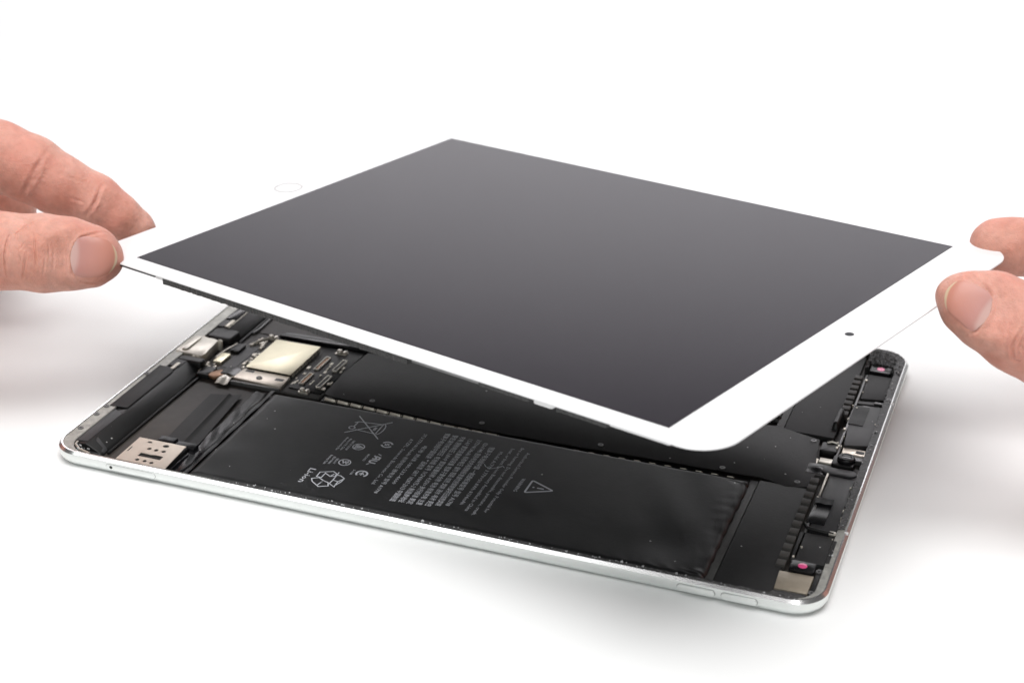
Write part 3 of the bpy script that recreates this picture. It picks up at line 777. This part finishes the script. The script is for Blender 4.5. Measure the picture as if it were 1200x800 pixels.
port = MB().prism([(-123.4, -7.8), (-112.2, -8.8), (-111.8, -6.4), (-112.8, 5.2), (-114.8, 6.0), (-121.8, 6.4), (-123.6, 5.0)], 1.3, 5.4).build("charging_port", M_NICKEL, body, bevel=.35)
MB().rbox(-121.6, -119.2, -6.6, 4.8, 5.3, 6.1, 1.0).build("port_rib", M_NICKEL, port, bevel=.3)
for x, y in ((-122.0, -8.2), (-113.6, -8.8), (-112.6, 6.0), (-119.6, 6.6), (-115.0, -9.0)):
    mb = MB(); mb.cyl(x, y, 1.3, 4.8, 1.0, 14); mb.cyl(x, y, 4.8, 5.2, .55, 10); mb.build("port_foot", M_CLIP, port, bevel=.15)

# card reader: stamped plate with real holes
def plate_with_holes(name, outer, holes, z, t, m, parent):
    c = bpy.data.curves.new(name, "CURVE"); c.dimensions = "2D"; c.fill_mode = "BOTH"; c.extrude = t * S / 2
    for P in [outer] + holes:
        sp = c.splines.new("POLY"); sp.points.add(len(P) - 1); sp.use_cyclic_u = True
        for i, (x, y) in enumerate(P): sp.points[i].co = (x * S, y * S, 0, 1)
    t_ = bpy.data.objects.new(name, c); COL.objects.link(t_)
    dg = bpy.context.evaluated_depsgraph_get()
    me = bpy.data.meshes.new_from_object(t_.evaluated_get(dg))
    bpy.data.objects.remove(t_)
    for v in me.vertices: v.co.z += z * S
    me.materials.clear(); me.materials.append(m)
    return link(name, me, parent)
def disc(x, y, rx, ry=None, n=14): return [(x + rx * math.cos(2 * math.pi * k / n), y + (ry or rx) * math.sin(2 * math.pi * k / n)) for k in range(n)]
reader = MB().rbox(-101.6, -84.4, -81.9, -67.6, 1.3, 3.3, .4).build("card_reader", M_BLACK, body, bevel=.15)
plate_with_holes("stamped_plate", [(-102.2, -82.6), (-84.0, -82.8), (-85.0, -67.3), (-102.4, -67.3)],
    [disc(-97.5, -69.1, .85, .6), disc(-91.2, -69.6, 1.1, .9), disc(-95.4, -73, .75), disc(-92.8, -73.1, .75), disc(-90.1, -73.0, .75),
     disc(-95.3, -80.7, .7), disc(-92.6, -80.7, .7), disc(-90.0, -80.9, .7),
     [(-96.6, -78.4), (-88.4, -78.4), (-88.4, -76.1), (-91.4, -75.9), (-93.0, -76.3), (-96.6, -76.1)],
     [(-101.6, -76.8), (-101.1, -76.8), (-101.1, -73.6), (-101.6, -73.6)]], 3.6, .25, M_STEEL, reader)
MB().rbox(-96.8, -90.6, -66.2, -62.6, 1.3, 3.3, .4).build("reader_socket", M_GLOSS, body, bevel=.3)
MB().rbox(-90.2, -82.6, -67.0, -63.4, 1.3, 3.0, .4).build("reader_socket", M_GLOSS, body, bevel=.3)
MB().box(-96.4, -91.2, -66.9, -66.3, 1.5, 3.0).build("reader_pins", M_CLIP, body, bevel=.1)
MB().box(-83.9, -82.9, -80.5, -69.5, 1.3, 2.6).build("reader_rail", M_GLOSS, body, bevel=.2)
mb = MB()
def rib(u, v):
    return 2.35 + .16 * math.sin(u * 5.0 + v * 2) + .35 * abs(math.sin(v * 3.1 + u * 1.2)) * .5
us, vs_ = np.linspace(0, 1, 13), np.linspace(0, 1, 25)
b = mb.bm
A, B, C_, D = Vector((-95.2, -62.8)), Vector((-83.4, -63.8)), Vector((-87.0, -25.0)), Vector((-97.2, -29.0))
T = [[None] * 25 for _ in us]; Bm = [[None] * 25 for _ in us]
for i, u in enumerate(us):
    for j, v in enumerate(vs_):
        p = (A * (1 - u) + B * u) * (1 - v) + (D * (1 - u) + C_ * u) * v
        z = rib(u, v) - (0.25 if u > .62 else 0) + (.3 if u > .58 and u < .66 else 0)
        T[i][j] = b.verts.new((p.x * S, p.y * S, z * S)); Bm[i][j] = b.verts.new((p.x * S, p.y * S, (z - .12) * S))
for i in range(12):
    for j in range(24):
        b.faces.new((T[i][j], T[i + 1][j], T[i + 1][j + 1], T[i][j + 1])); b.faces.new((Bm[i][j + 1], Bm[i + 1][j + 1], Bm[i + 1][j], Bm[i][j]))
mb.build("flex_ribbon", M_MATTE, body)
MB().box(-107.6, -82, 24, 62, 1.25, 1.5).build("far_floor_liner", M_TRAY, body)
MB().tube([(-107.4, 22, 1.9), (-106.8, 26, 2.0), (-107.2, 40, 2.0), (-107.2, 60, 2.0)], .45).build("speaker_lead", M_SLIVER, body)
MB().prism([(-96, 21.2), (-60, 20.2), (-58, 24.5), (-94, 25.0)], 1.3, 3.6).build("shield_frame", M_GLOSS, body, bevel=.4)

# ------------------------------------------------------------------ lifted display panel
PR = Matrix(((0.942446555840997, 0.3310501543747855, -0.046907192112438316),
             (-0.33099599594694257, 0.9435878637215342, 0.00914298116168001),
             (0.04728784252357119, 0.006909321664386645, 0.9988574078533953)))
PT = (9.975, 3.519, 59.112)
panel = tag(empty("display_panel", PT, PR), "white framed tablet display held up by two hands, dark screen facing up", "display panel")
W2, H2 = 107.0, 80.25
def bezel():
    b = bmesh.new()
    n = 12
    def lp(d, z): return [b.verts.new((x * S, y * S, z * S)) for x, y in rrect(-125.2 + d, 125.2 - d, -86.95 + d, 86.95 - d, 11.4 - d, n)]
    top, e1, e2, bot = lp(.28, 0), lp(.06, -.08), lp(0, -.2), lp(0, -.45)
    inn = [b.verts.new((x * S, y * S, 0)) for x, y in ((W2, -H2), (W2, H2), (-W2, H2), (-W2, -H2))]
    inb = [b.verts.new((x * S, y * S, -.45 * S)) for x, y in ((W2, -H2), (W2, H2), (-W2, H2), (-W2, -H2))]
    m = n // 2; T = len(top)
    mids = [m + (n + 1) * k for k in range(4)]
    for ring, ii in ((top, inn), (bot, inb)):
        for k in range(4):
            i0, i1 = mids[k], mids[(k + 1) % 4]
            seq = []
            i = i0
            while True:
                seq.append(ring[i % T])
                if i % T == i1: break
                i += 1
            b.faces.new(seq + [ii[(k + 1) % 4], ii[k]])
    for A, B in ((top, e1), (e1, e2), (e2, bot)):
        for i in range(T): b.faces.new((A[i], A[(i + 1) % T], B[(i + 1) % T], B[i]))
    for k in range(4): b.faces.new((inn[k], inn[(k + 1) % 4], inb[(k + 1) % 4], inb[k]))
    bmesh.ops.recalc_face_normals(b, faces=b.faces)
    for f in b.faces: f.smooth = len(f.verts) == 4
    for e in b.edges: e.smooth = not (len(e.link_faces) == 2 and e.calc_face_angle(0) > math.radians(50))
    me = bpy.data.meshes.new("bezel"); b.to_mesh(me); b.free(); me.materials.append(M_BEZEL)
    return link("bezel", me, panel)
bez = bezel()
MB().box(-W2 + .01, W2 - .01, -H2 + .01, H2 - .01, -.44, 0).build("screen", M_SCREEN, panel)
MB().ring(-117.2, 0, -.02, .07, 5.3, 4.65, 48).build("home_button", M_RINGGREY, panel, bevel=.03)
mb = MB(); mb.cyl(114.7, -.7, -.02, .012, 1.35, 24); mb.build("camera_hole", M_LENS, panel)
MB().rbox(-111.5, 111.5, -83.2, 83.2, -2.9, -.46, 1.5).build("display_back", M_BLACK, panel, bevel=.3)
MB().box(-112.5, -90, -86.75, -83.3, -1.2, -.46).build("frame_edge", M_BLACK, panel, bevel=.1)
MB().box(-90, -86.2, -86.4, -83.3, -1.7, -.46).build("frame_tab", M_WHITEPLASTIC, panel, bevel=.2)
edge = MB()
edge.prism(ragged([(-86, -86.7), (22, -86.6)], [(22, -83.3), (-86, -83.3)], .12), -2.6, -.46)
edge.prism(ragged([(48, -86.5), (66.4, -86.5)], [(66.4, -83.3), (48, -83.3)], .10), -2.0, -.46)
edge.prism(ragged([(75.2, -86.5), (92.4, -86.5)], [(92.4, -83.3), (75.2, -83.3)], .10), -2.0, -.46)
edge.build("frame_edge", M_GLUE, panel, smooth=False)
MB().box(22.2, 47.8, -85.8, -83.3, -2.0, -.46).build("foil_edge", M_SLIVER, panel, bevel=.2)
MB().rbox(66.8, 73.5, -86.2, -83.3, -2.1, -.46, .9).build("frame_tab", M_WHITEPLASTIC, panel, bevel=.3)
MB().rbox(92.6, 111.5, -86.5, -83.4, -1.15, -.46, .4).build("frame_tab", M_WHITEPLASTIC, panel, bevel=.15)
mb = MB()
for k in range(5): mb.box(-100 + 40 * k, -76 + 40 * k, -60, 60, -3.2, -2.95)
mb.build("back_foil", M_GREYTAPE, panel)

# ------------------------------------------------------------------ hands
#SDF_BEGIN
def round_cone(p, a, ra, b, rb):
    a, b = np.asarray(a, float), np.asarray(b, float)
    ba = b - a; l2 = ba @ ba; rr = ra - rb
    a2 = l2 - rr * rr
    if a2 <= 1e-6: 
        return np.minimum(np.linalg.norm(p - a, axis=-1) - ra, np.linalg.norm(p - b, axis=-1) - rb)
    il2 = 1 / l2
    pa = p - a; y = pa @ ba; z = y - l2
    q = pa * l2 - y[..., None] * ba
    x2 = (q * q).sum(-1); y2 = y * y * l2; z2 = z * z * l2
    k = np.sign(rr) * rr * rr * x2
    d = (np.sqrt(x2 * a2 * il2) + y * rr) * il2 - ra
    d = np.where(np.sign(y) * a2 * y2 < k, np.sqrt(x2 + y2) * il2 - ra, d)
    d = np.where(np.sign(z) * a2 * z2 > k, np.sqrt(x2 + z2) * il2 - rb, d)
    return d
def smin(a, b, k):
    h = np.maximum(k - np.abs(a - b), 0) / k
    return np.minimum(a, b) - h * h * k * 0.25
def chain(p, pts):
    d = None
    for q0, q1 in zip(pts, pts[1:]):
        e = round_cone(p, q0[:3], q0[3], q1[:3], q1[3])
        d = e if d is None else smin(d, e, 2.0)
    return d
def hand_sdf(p, H):
    th = chain(p, H["thumb"])
    nf = H["nail"]
    c, n = np.array(nf["c"]), np.array(nf["n"])
    r = p - c; h = r @ n
    lat = np.linalg.norm(r - h[..., None] * n, axis=-1)
    cut = h - 0.05 - 0.055 * np.maximum(0, lat - 8.0) ** 2
    kk = 3.0
    hh = np.maximum(kk - np.abs(th - cut), 0) / kk
    th = np.maximum(th, cut) + hh * hh * kk * 0.25
    f = smin(th, chain(p, H["index"]), 1.5)
    for n_ in ("middle", "ring", "little"): f = smin(f, chain(p, H[n_]), 1.5)
    m = None
    for n_ in ("palm1", "palm2", "palm3", "palm4", "thenar", "fore1", "fore2"):
        e = chain(p, H[n_]); m = e if m is None else smin(m, e, 12.0)
    return smin(f, m, 7.0)
LEFT = dict(
    thumb=[(-127.6, -42.3, 53.7, 7.4), (-130.6, -45.1, 55.2, 10.2), (-137.0, -48.3, 56.3, 11.9), (-143.6, -51.8, 56.9, 12.7), (-156.5, -57.6, 58.0, 12.7), (-169.5, -63.1, 57.2, 11.9), (-185.7, -69.0, 56.1, 13.0), (-210.0, -69.0, 56.2, 17.2), (-243.9, -63.0, 57.2, 22.1)],
    index=[(-136.5, -0.2, 45.1, 4.6), (-139.0, -2.9, 48.7, 6.5), (-144.3, -6.2, 53.3, 8.5), (-150.8, -9.3, 59.3, 9.6), (-161.2, -13.9, 65.5, 10.6), (-170.7, -17.0, 71.4, 11.7), (-181.1, -19.2, 75.2, 12.2), (-199.9, -22.0, 79.7, 13.2), (-222.5, -25.5, 81.2, 15.7)],
    middle=[(-215.7, -30.9, 42.0, 7.7), (-207.5, -18.1, 37.4, 9.0), (-194.8, -0.9, 47.1, 10.1), (-216.8, -3.7, 58.7, 12.0), (-240.2, -8.6, 67.3, 15.7)],
    ring=[(-232.7, -15.9, 33.2, 7.6), (-226.1, -2.7, 28.2, 9.1), (-215.6, 16.2, 33.9, 10.5), (-236.7, 12.3, 45.0, 11.8), (-256.6, 6.5, 53.7, 15.7)],
    little=[(-249.1, -1.9, 24.5, 6.9), (-244.6, 9.6, 20.1, 8.0), (-238.8, 26.9, 23.9, 9.1), (-255.5, 24.0, 33.4, 10.5), (-273.2, 19.2, 40.2, 14.2)],
    palm1=[(-222.5, -25.5, 81.2, 15.7), (-310.9, -46.3, 67.2, 21.1)],
    palm2=[(-240.2, -8.6, 67.3, 15.7), (-318.5, -39.8, 62.5, 22.1)],
    palm3=[(-256.6, 6.5, 53.7, 15.7), (-325.9, -34.0, 56.3, 21.8)],
    palm4=[(-273.2, 19.2, 40.2, 14.2), (-333.4, -27.6, 51.5, 20.2)],
    thenar=[(-243.9, -63.0, 57.2, 22.1), (-306.1, -52.4, 63.3, 21.6)],
    fore1=[(-312.3, -45.5, 65.2, 20.6), (-350.3, -67.5, 73.2, 22.6), (-462.3, -175.5, 115.2, 33.6)],
    fore2=[(-330.0, -29.8, 56.1, 21.3), (-368.0, -51.8, 64.1, 23.3), (-480.0, -159.8, 106.1, 34.3)],
    nail={'c': [-123.88, -50.83, 57.62], 'n': [0.5255, -0.7496, 0.4024], 'a': [0.8474, 0.5032, -0.1695], 'la': 8.2, 'lb': 10.8, 'w': 7.2, 'root': 0.8},
    creases=[([[-147.7, -63.0, 67.2], [-147.6, -65.4, 64.8], [-147.5, -67.0, 61.8], [-147.4, -67.7, 58.1], [-147.6, -66.9, 53.2]], 0.525, 0.3), ([[-140.5, -59.9, 66.9], [-139.4, -61.7, 64.6], [-138.6, -62.9, 62.0], [-138.3, -63.6, 59.7], [-138.5, -64.0, 57.1]], 0.455, 0.28), ([[-141.4, -63.8, 62.4], [-141.5, -64.8, 59.7], [-142.2, -65.3, 56.1], [-143.4, -64.9, 52.6]], 0.525, 0.3), ([[-145.5, -63.3, 65.6], [-145.9, -61.7, 67.2], [-144.7, -58.9, 68.6], [-142.3, -54.9, 69.7]], 0.35, 0.28), ([[-136.1, -61.5, 60.5], [-136.1, -62.6, 56.9], [-137.2, -62.7, 53.2]], 0.21, 0.3), ([[-134.8, -58.0, 62.5], [-134.3, -59.4, 58.7], [-134.2, -60.8, 55.6]], 0.14, 0.35), ([[-144.1, -64.9, 62.4], [-143.0, -63.6, 63.9], [-142.3, -62.3, 65.3]], 0.28, 0.26), ([[-144.5, -64.4, 63.5], [-143.3, -65.3, 60.5], [-142.7, -65.5, 57.0]], 0.175, 0.3), ([[-142.1, -64.3, 52.1], [-140.1, -64.5, 55.3], [-139.4, -64.2, 58.8]], 0.175, 0.3), ([[-136.4, -58.7, 65.3], [-135.5, -59.5, 62.1], [-135.3, -60.8, 59.1]], 0.14, 0.3), ([[-133.2, -56.2, 61.2], [-132.2, -56.8, 58.0], [-132.0, -58.3, 55.0]], 0.105, 0.4), ([[-128.2, -55.2, 50.7], [-129.6, -56.5, 53.7], [-130.4, -54.8, 58.8], [-130.0, -52.7, 62.1], [-128.8, -50.4, 64.1], [-126.2, -46.8, 64.5], [-124.2, -41.6, 63.0]], 0.525, 0.45), ([[-128.2, -55.2, 50.5], [-126.1, -52.7, 49.1], [-123.5, -49.2, 48.3]], 0.35, 0.4), ([[-161.8, -17.6, 79.9], [-162.2, -24.7, 75.7], [-164.9, -27.6, 69.4], [-169.2, -26.9, 64.4]], 0.612, 0.7), ([[-161.0, -22.8, 76.4], [-162.5, -26.3, 71.6], [-168.3, -25.7, 63.0]], 0.35, 0.5), ([[-145.1, -11.5, 67.4], [-144.9, -16.7, 63.0], [-148.6, -19.0, 57.4]], 0.7, 0.6), ([[-144.9, -16.7, 63.0], [-146.3, -18.3, 58.7]], 0.35, 0.5), ([[-155.1, -20.3, 72.3], [-152.5, -18.6, 70.9], [-149.3, -15.9, 68.6]], 0.175, 0.5), ([[-152.6, -21.5, 64.5], [-148.1, -18.9, 62.5]], 0.21, 0.5), ([[-178.3, -25.5, 63.9], [-171.7, -25.5, 62.7], [-184.4, 0.1, 48.7]], 0.0, 0.5)],
    fine_r=42.0,)
RIGHT = dict(
    thumb=[(144.9, -12.0, 71.0, 6.7), (149.5, -14.1, 70.2, 9.4), (155.2, -14.9, 69.0, 11.5), (164.0, -14.6, 65.0, 13.0), (174.0, -13.1, 60.3, 13.0), (188.5, -8.9, 54.8, 12.8), (200.8, -2.0, 49.4, 13.6), (217.8, 11.7, 44.4, 15.6), (237.2, 30.5, 42.7, 18.5)],
    index=[(150.1, 51.2, 64.6, 8.3), (154.4, 52.5, 63.9, 9.1), (166.3, 55.8, 63.5, 9.9), (186.8, 61.5, 63.2, 10.9), (210.3, 62.0, 60.1, 11.9), (228.1, 62.0, 57.9, 13.9)],
    middle=[(226.9, 96.8, 40.6, 7.5), (216.2, 115.0, 37.9, 8.9), (216.5, 134.2, 42.6, 10.9), (224.2, 112.2, 49.5, 12.0), (235.1, 91.7, 52.2, 14.0)],
    ring=[(229.4, 123.4, 44.1, 7.4), (220.6, 141.8, 40.3, 8.6), (221.5, 163.4, 44.5, 10.4), (230.1, 143.5, 50.2, 11.5), (239.9, 124.1, 53.6, 14.1)],
    little=[(234.0, 149.7, 45.3, 6.4), (226.3, 166.5, 42.1, 7.6), (227.9, 183.6, 46.5, 9.0), (234.9, 167.3, 51.0, 10.3), (243.7, 153.2, 53.9, 12.8)],
    palm1=[(228.1, 62.0, 57.9, 13.9), (300.5, 91.3, 47.2, 18.9)],
    palm2=[(235.1, 91.7, 52.2, 14.0), (302.9, 105.3, 44.7, 19.9)],
    palm3=[(239.9, 124.1, 53.6, 14.1), (304.6, 120.9, 46.0, 19.8)],
    palm4=[(243.7, 153.2, 53.9, 12.8), (306.1, 133.8, 46.7, 18.4)],
    thenar=[(237.2, 30.5, 42.7, 18.5), (300.0, 86.0, 46.4, 19.3)],
    fore1=[(301.6, 96.9, 45.6, 19.1), (339.6, 74.9, 53.6, 21.1), (451.6, -33.099999999999994, 95.6, 32.1)],
    fore2=[(305.5, 122.1, 42.9, 19.9), (343.5, 100.1, 50.9, 21.9), (455.5, -7.900000000000006, 92.9, 32.9)],
    nail={'c': [146.91, -22.28, 73.08], 'n': [0.0901, -0.7768, 0.6233], 'a': [-0.9461, 0.1288, 0.2972], 'la': 7.6, 'lb': 9.2, 'w': 6.9, 'root': 0.8},
    creases=[([[164.0, -26.3, 71.1], [162.8, -27.7, 68.1], [162.0, -28.0, 64.6], [162.8, -27.4, 61.0], [164.7, -27.4, 60.6]], 0.612, 0.45), ([[164.5, -27.7, 68.4], [163.8, -28.1, 65.0], [164.0, -27.6, 61.3]], 0.35, 0.4), ([[160.5, -24.5, 71.2], [160.1, -27.2, 67.4], [160.0, -27.4, 63.3]], 0.14, 0.5), ([[150.9, -17.3, 78.4], [153.5, -18.9, 76.4], [154.0, -22.0, 72.5], [151.7, -25.5, 67.3], [148.4, -23.8, 64.6]], 0.525, 0.5), ([[140.2, -13.6, 75.6], [146.7, -14.2, 79.7], [150.3, -17.1, 78.6]], 0.263, 0.4), ([[155.3, -19.7, 75.2], [156.1, -23.0, 71.2], [155.0, -25.5, 67.9]], 0.105, 0.5), ([[163.9, -28.0, 66.3], [165.2, -28.0, 63.8]], 0.35, 0.4)],
    fine_r=36.0,)
FINE_LEFT = ((-185, -80, 30), (-120, 12, 100))
FINE_RIGHT = ((135, -35, 40), (192, 70, 90))

#SDF_END

def surface_nets(sdf, lo, hi, h):
    nx, ny, nz = [int(math.ceil((b - a) / h)) + 1 for a, b in zip(lo, hi)]
    g = np.empty((nx, ny, nz), np.float32)
    ys = lo[1] + h * np.arange(ny); zs = lo[2] + h * np.arange(nz)
    for i0 in range(0, nx, 24):
        xs = lo[0] + h * np.arange(i0, min(nx, i0 + 24))
        P = np.stack(np.meshgrid(xs, ys, zs, indexing="ij"), -1)
        g[i0:i0 + len(xs)] = sdf(P)
    inside = g < 0
    cnt = np.zeros((nx - 1, ny - 1, nz - 1), np.int16); acc = np.zeros((nx - 1, ny - 1, nz - 1, 3), np.float32)
    sl = lambda o: tuple(slice(o[k], (nx, ny, nz)[k] - 1 + o[k]) for k in range(3))
    for ax in range(3):
        o1, o2 = [k for k in range(3) if k != ax]
        for u in (0, 1):
            for v in (0, 1):
                a = [0, 0, 0]; a[o1] = u; a[o2] = v
                bb = list(a); bb[ax] = 1
                ga, gb = g[sl(a)], g[sl(bb)]
                cr = (ga < 0) != (gb < 0)
                t = np.where(cr, ga / np.where(cr, ga - gb, 1), 0)
                cnt += cr
                for k in range(3):
                    acc[..., k] += np.where(cr, a[k] + (t if k == ax else 0), 0)
    act = cnt > 0
    idx = -np.ones(cnt.shape, np.int64); idx[act] = np.arange(act.sum())
    base = np.stack(np.nonzero(act), -1)
    V = (base + acc[act] / cnt[act][:, None]) * h + np.array(lo)
    F = []
    for ax in range(3):
        o1, o2 = (ax + 1) % 3, (ax + 2) % 3
        s0 = [slice(None)] * 3; s1 = [slice(None)] * 3
        s0[ax] = slice(0, -1); s1[ax] = slice(1, None)
        a, bb = inside[tuple(s0)], inside[tuple(s1)]
        cr = np.stack(np.nonzero(a != bb), -1)
        cr = cr[(cr[:, o1] > 0) & (cr[:, o2] > 0) & (cr[:, o1] < (nx, ny, nz)[o1] - 1) & (cr[:, o2] < (nx, ny, nz)[o2] - 1)]
        fl = a[tuple(cr.T)]
        q = []
        for du, dv in ((-1, -1), (0, -1), (0, 0), (-1, 0)):
            c = cr.copy(); c[:, o1] += du; c[:, o2] += dv
            q.append(idx[tuple(c.T)])
        q = np.stack(q, -1)
        q[~fl] = q[~fl][:, ::-1]
        F.append(q)
    return V, np.concatenate(F)

def grad(sdf, P, e=0.05):
    g = np.stack([sdf(P + np.eye(3)[k] * e) - sdf(P - np.eye(3)[k] * e) for k in range(3)], -1)
    return g / np.maximum(np.linalg.norm(g, axis=-1, keepdims=True), 1e-9)
def project(sdf, P, n=3):
    for _ in range(n): P = P - grad(sdf, P) * sdf(P)[:, None]
    return P
def seg_dist(P, line):
    """distance to a polyline, and how far along it (0..1)"""
    d = np.full(len(P), 1e9); s = np.zeros(len(P)); n = len(line) - 1
    for i, (a, b) in enumerate(zip(line, line[1:])):
        a, b = np.array(a, float), np.array(b, float)
        t = np.clip(((P - a) @ (b - a)) / max(1e-9, (b - a) @ (b - a)), 0, 1)
        e = np.linalg.norm(P - a - t[:, None] * (b - a), axis=1)
        m = e < d
        d[m] = e[m]; s[m] = (i + t[m]) / n
    return d, s

M_SKIN = skin_material(); M_NAIL = nail_material()
def build_hand(H, label, fine):
    sdf = lambda p: hand_sdf(p, H)
    allp = np.array([q for k in ("thumb", "index", "middle", "ring", "little", "palm1", "palm2", "palm3", "palm4", "fore1", "fore2") for q in H[k]])
    lo = (allp[:, :3] - allp[:, 3:4]).min(0) - 4; hi = (allp[:, :3] + allp[:, 3:4]).max(0) + 4
    V, F = surface_nets(sdf, lo, hi, 2.2)
    V = project(sdf, V, 2)
    b = bmesh.new()
    vs = [b.verts.new(v) for v in V]
    for f in F: b.faces.new([vs[i] for i in f])
    # finer mesh where the fingers are seen close: subdivide twice round the thumb and index
    fa, fb = np.array(fine[0]), np.array(fine[1])
    for rep in range(3):
        es = [e for e in b.edges if all(all(fa[k] <= v.co[k] <= fb[k] for k in range(3)) for v in e.verts)]
        if rep == 2:
            c0 = np.array(H["nail"]["c"])
            es = [e for e in es if min((Vector(c0) - v.co).length for v in e.verts) < H["fine_r"]]
        bmesh.ops.subdivide_edges(b, edges=es, cuts=1, use_grid_fill=True)
    b.verts.ensure_lookup_table()
    P = np.array([v.co[:] for v in b.verts])
    P = project(sdf, P, 3)
    N_ = grad(sdf, P)
    off = np.zeros(len(P))
    for line, depth, width in H["creases"]:
        d, s = seg_dist(P, line)
        depth = depth * np.sqrt(np.maximum(0, np.sin(np.pi * np.clip(s, 0.0, 1.0))))
        off -= depth * np.exp(-(d / width) ** 2)
        off += depth * .35 * np.exp(-((d - width * 2.2) / (width * 1.2)) ** 2)
    # gentle unevenness of flesh
    calm = np.clip((np.linalg.norm(P - np.array(H['nail']['c']), axis=1) - 7) / 6, 0, 1)
    off += calm * 0.10 * np.sin(P[:, 0] * .55 + 1.3 * np.sin(P[:, 1] * .4)) * np.sin(P[:, 1] * .5 + P[:, 2] * .45)
    P = P + N_ * off[:, None]
    for v, p in zip(b.verts, P): v.co = p * S
    for f in b.faces: f.smooth = True
    me = bpy.data.meshes.new("hand"); b.to_mesh(me); b.free(); me.materials.append(M_SKIN)
    o = tag(link("hand", me), label, "hand")
    # nail: a curved plate grown from the thumb's own surface
    nf = H["nail"]
    c, a, n = (np.array(nf[k], float) for k in ("c", "a", "n"))
    a = a - n * (a @ n); a /= np.linalg.norm(a); bb = np.cross(n, a)
    nu, nv = 34, 30
    G = np.zeros((nu, nv, 3)); Tt = np.zeros((nu, nv))
    for i in range(nu):
        t = i / (nu - 1)
        s = -nf["la"] + t * (nf["la"] + nf["lb"])
        wd = nf["w"]
        if t < .30: wd *= 0.55 + 0.45 * math.sqrt(max(0, 1 - ((.30 - t) / .30) ** 2))
        if t > .62: wd *= math.sqrt(max(0.0, 1 - ((t - .62) / .40) ** 2)) * .94 + .06
        for j in range(nv):
            q = -1 + 2 * j / (nv - 1)
            sag = -nf.get("root", .8) * (q * q) * (1 if t < .3 else max(0, 1 - (t - .3) / .5)) * -1
            G[i, j] = c + a * (s + (sag if t < .5 else 0) * (1 - t * 2 if t < .5 else 0)) + bb * (q * wd); Tt[i, j] = min(1.0, t + .09 * q * q)
    Q = project(sdf, G.reshape(-1, 3), 5).reshape(nu, nv, 3)
    NN = grad(sdf, Q.reshape(-1, 3)).reshape(nu, nv, 3)
    top = np.zeros_like(Q); under = Q - NN * .5
    for i in range(nu):
        for j in range(nv):
            q = -1 + 2 * j / (nv - 1); t = i / (nu - 1)
            hgt = 0.10 + 0.16 * (1 - abs(q) ** 5) * min(1, t / .16) + (0.15 * max(0, (t - .8) / .2))
            top[i, j] = Q[i, j] + NN[i, j] * hgt
    verts = np.concatenate([top.reshape(-1, 3), under.reshape(-1, 3)]) * S
    I = lambda i, j, u=0: u * nu * nv + i * nv + j
    fs = []
    for i in range(nu - 1):
        for j in range(nv - 1):
            fs.append((I(i, j), I(i + 1, j), I(i + 1, j + 1), I(i, j + 1))); fs.append((I(i, j + 1, 1), I(i + 1, j + 1, 1), I(i + 1, j, 1), I(i, j, 1)))
        fs.append((I(i + 1, 0), I(i, 0), I(i, 0, 1), I(i + 1, 0, 1))); fs.append((I(i, nv - 1), I(i + 1, nv - 1), I(i + 1, nv - 1, 1), I(i, nv - 1, 1)))
    for j in range(nv - 1):
        fs.append((I(0, j), I(0, j + 1), I(0, j + 1, 1), I(0, j, 1))); fs.append((I(nu - 1, j + 1), I(nu - 1, j), I(nu - 1, j, 1), I(nu - 1, j + 1, 1)))
    me = bpy.data.meshes.new("nail"); me.from_pydata(verts.tolist(), [], fs)
    bm2 = bmesh.new(); bm2.from_mesh(me); bmesh.ops.recalc_face_normals(bm2, faces=bm2.faces)
    for f in bm2.faces: f.smooth = True
    for e in bm2.edges: e.smooth = not (len(e.link_faces) == 2 and e.calc_face_angle(0) > math.radians(60))
    bm2.to_mesh(me); bm2.free()
    at = me.attributes.new("nail_t", "FLOAT", "POINT")
    at.data.foreach_set("value", np.concatenate([Tt.ravel(), Tt.ravel()]).astype(np.float32))
    me.materials.append(M_NAIL)
    link("nail", me, o)
    return o
build_hand(LEFT, "hand gripping the lifted display at the corner beside its home button", FINE_LEFT)
build_hand(RIGHT, "hand gripping the lifted display at the end with the small camera hole", FINE_RIGHT)
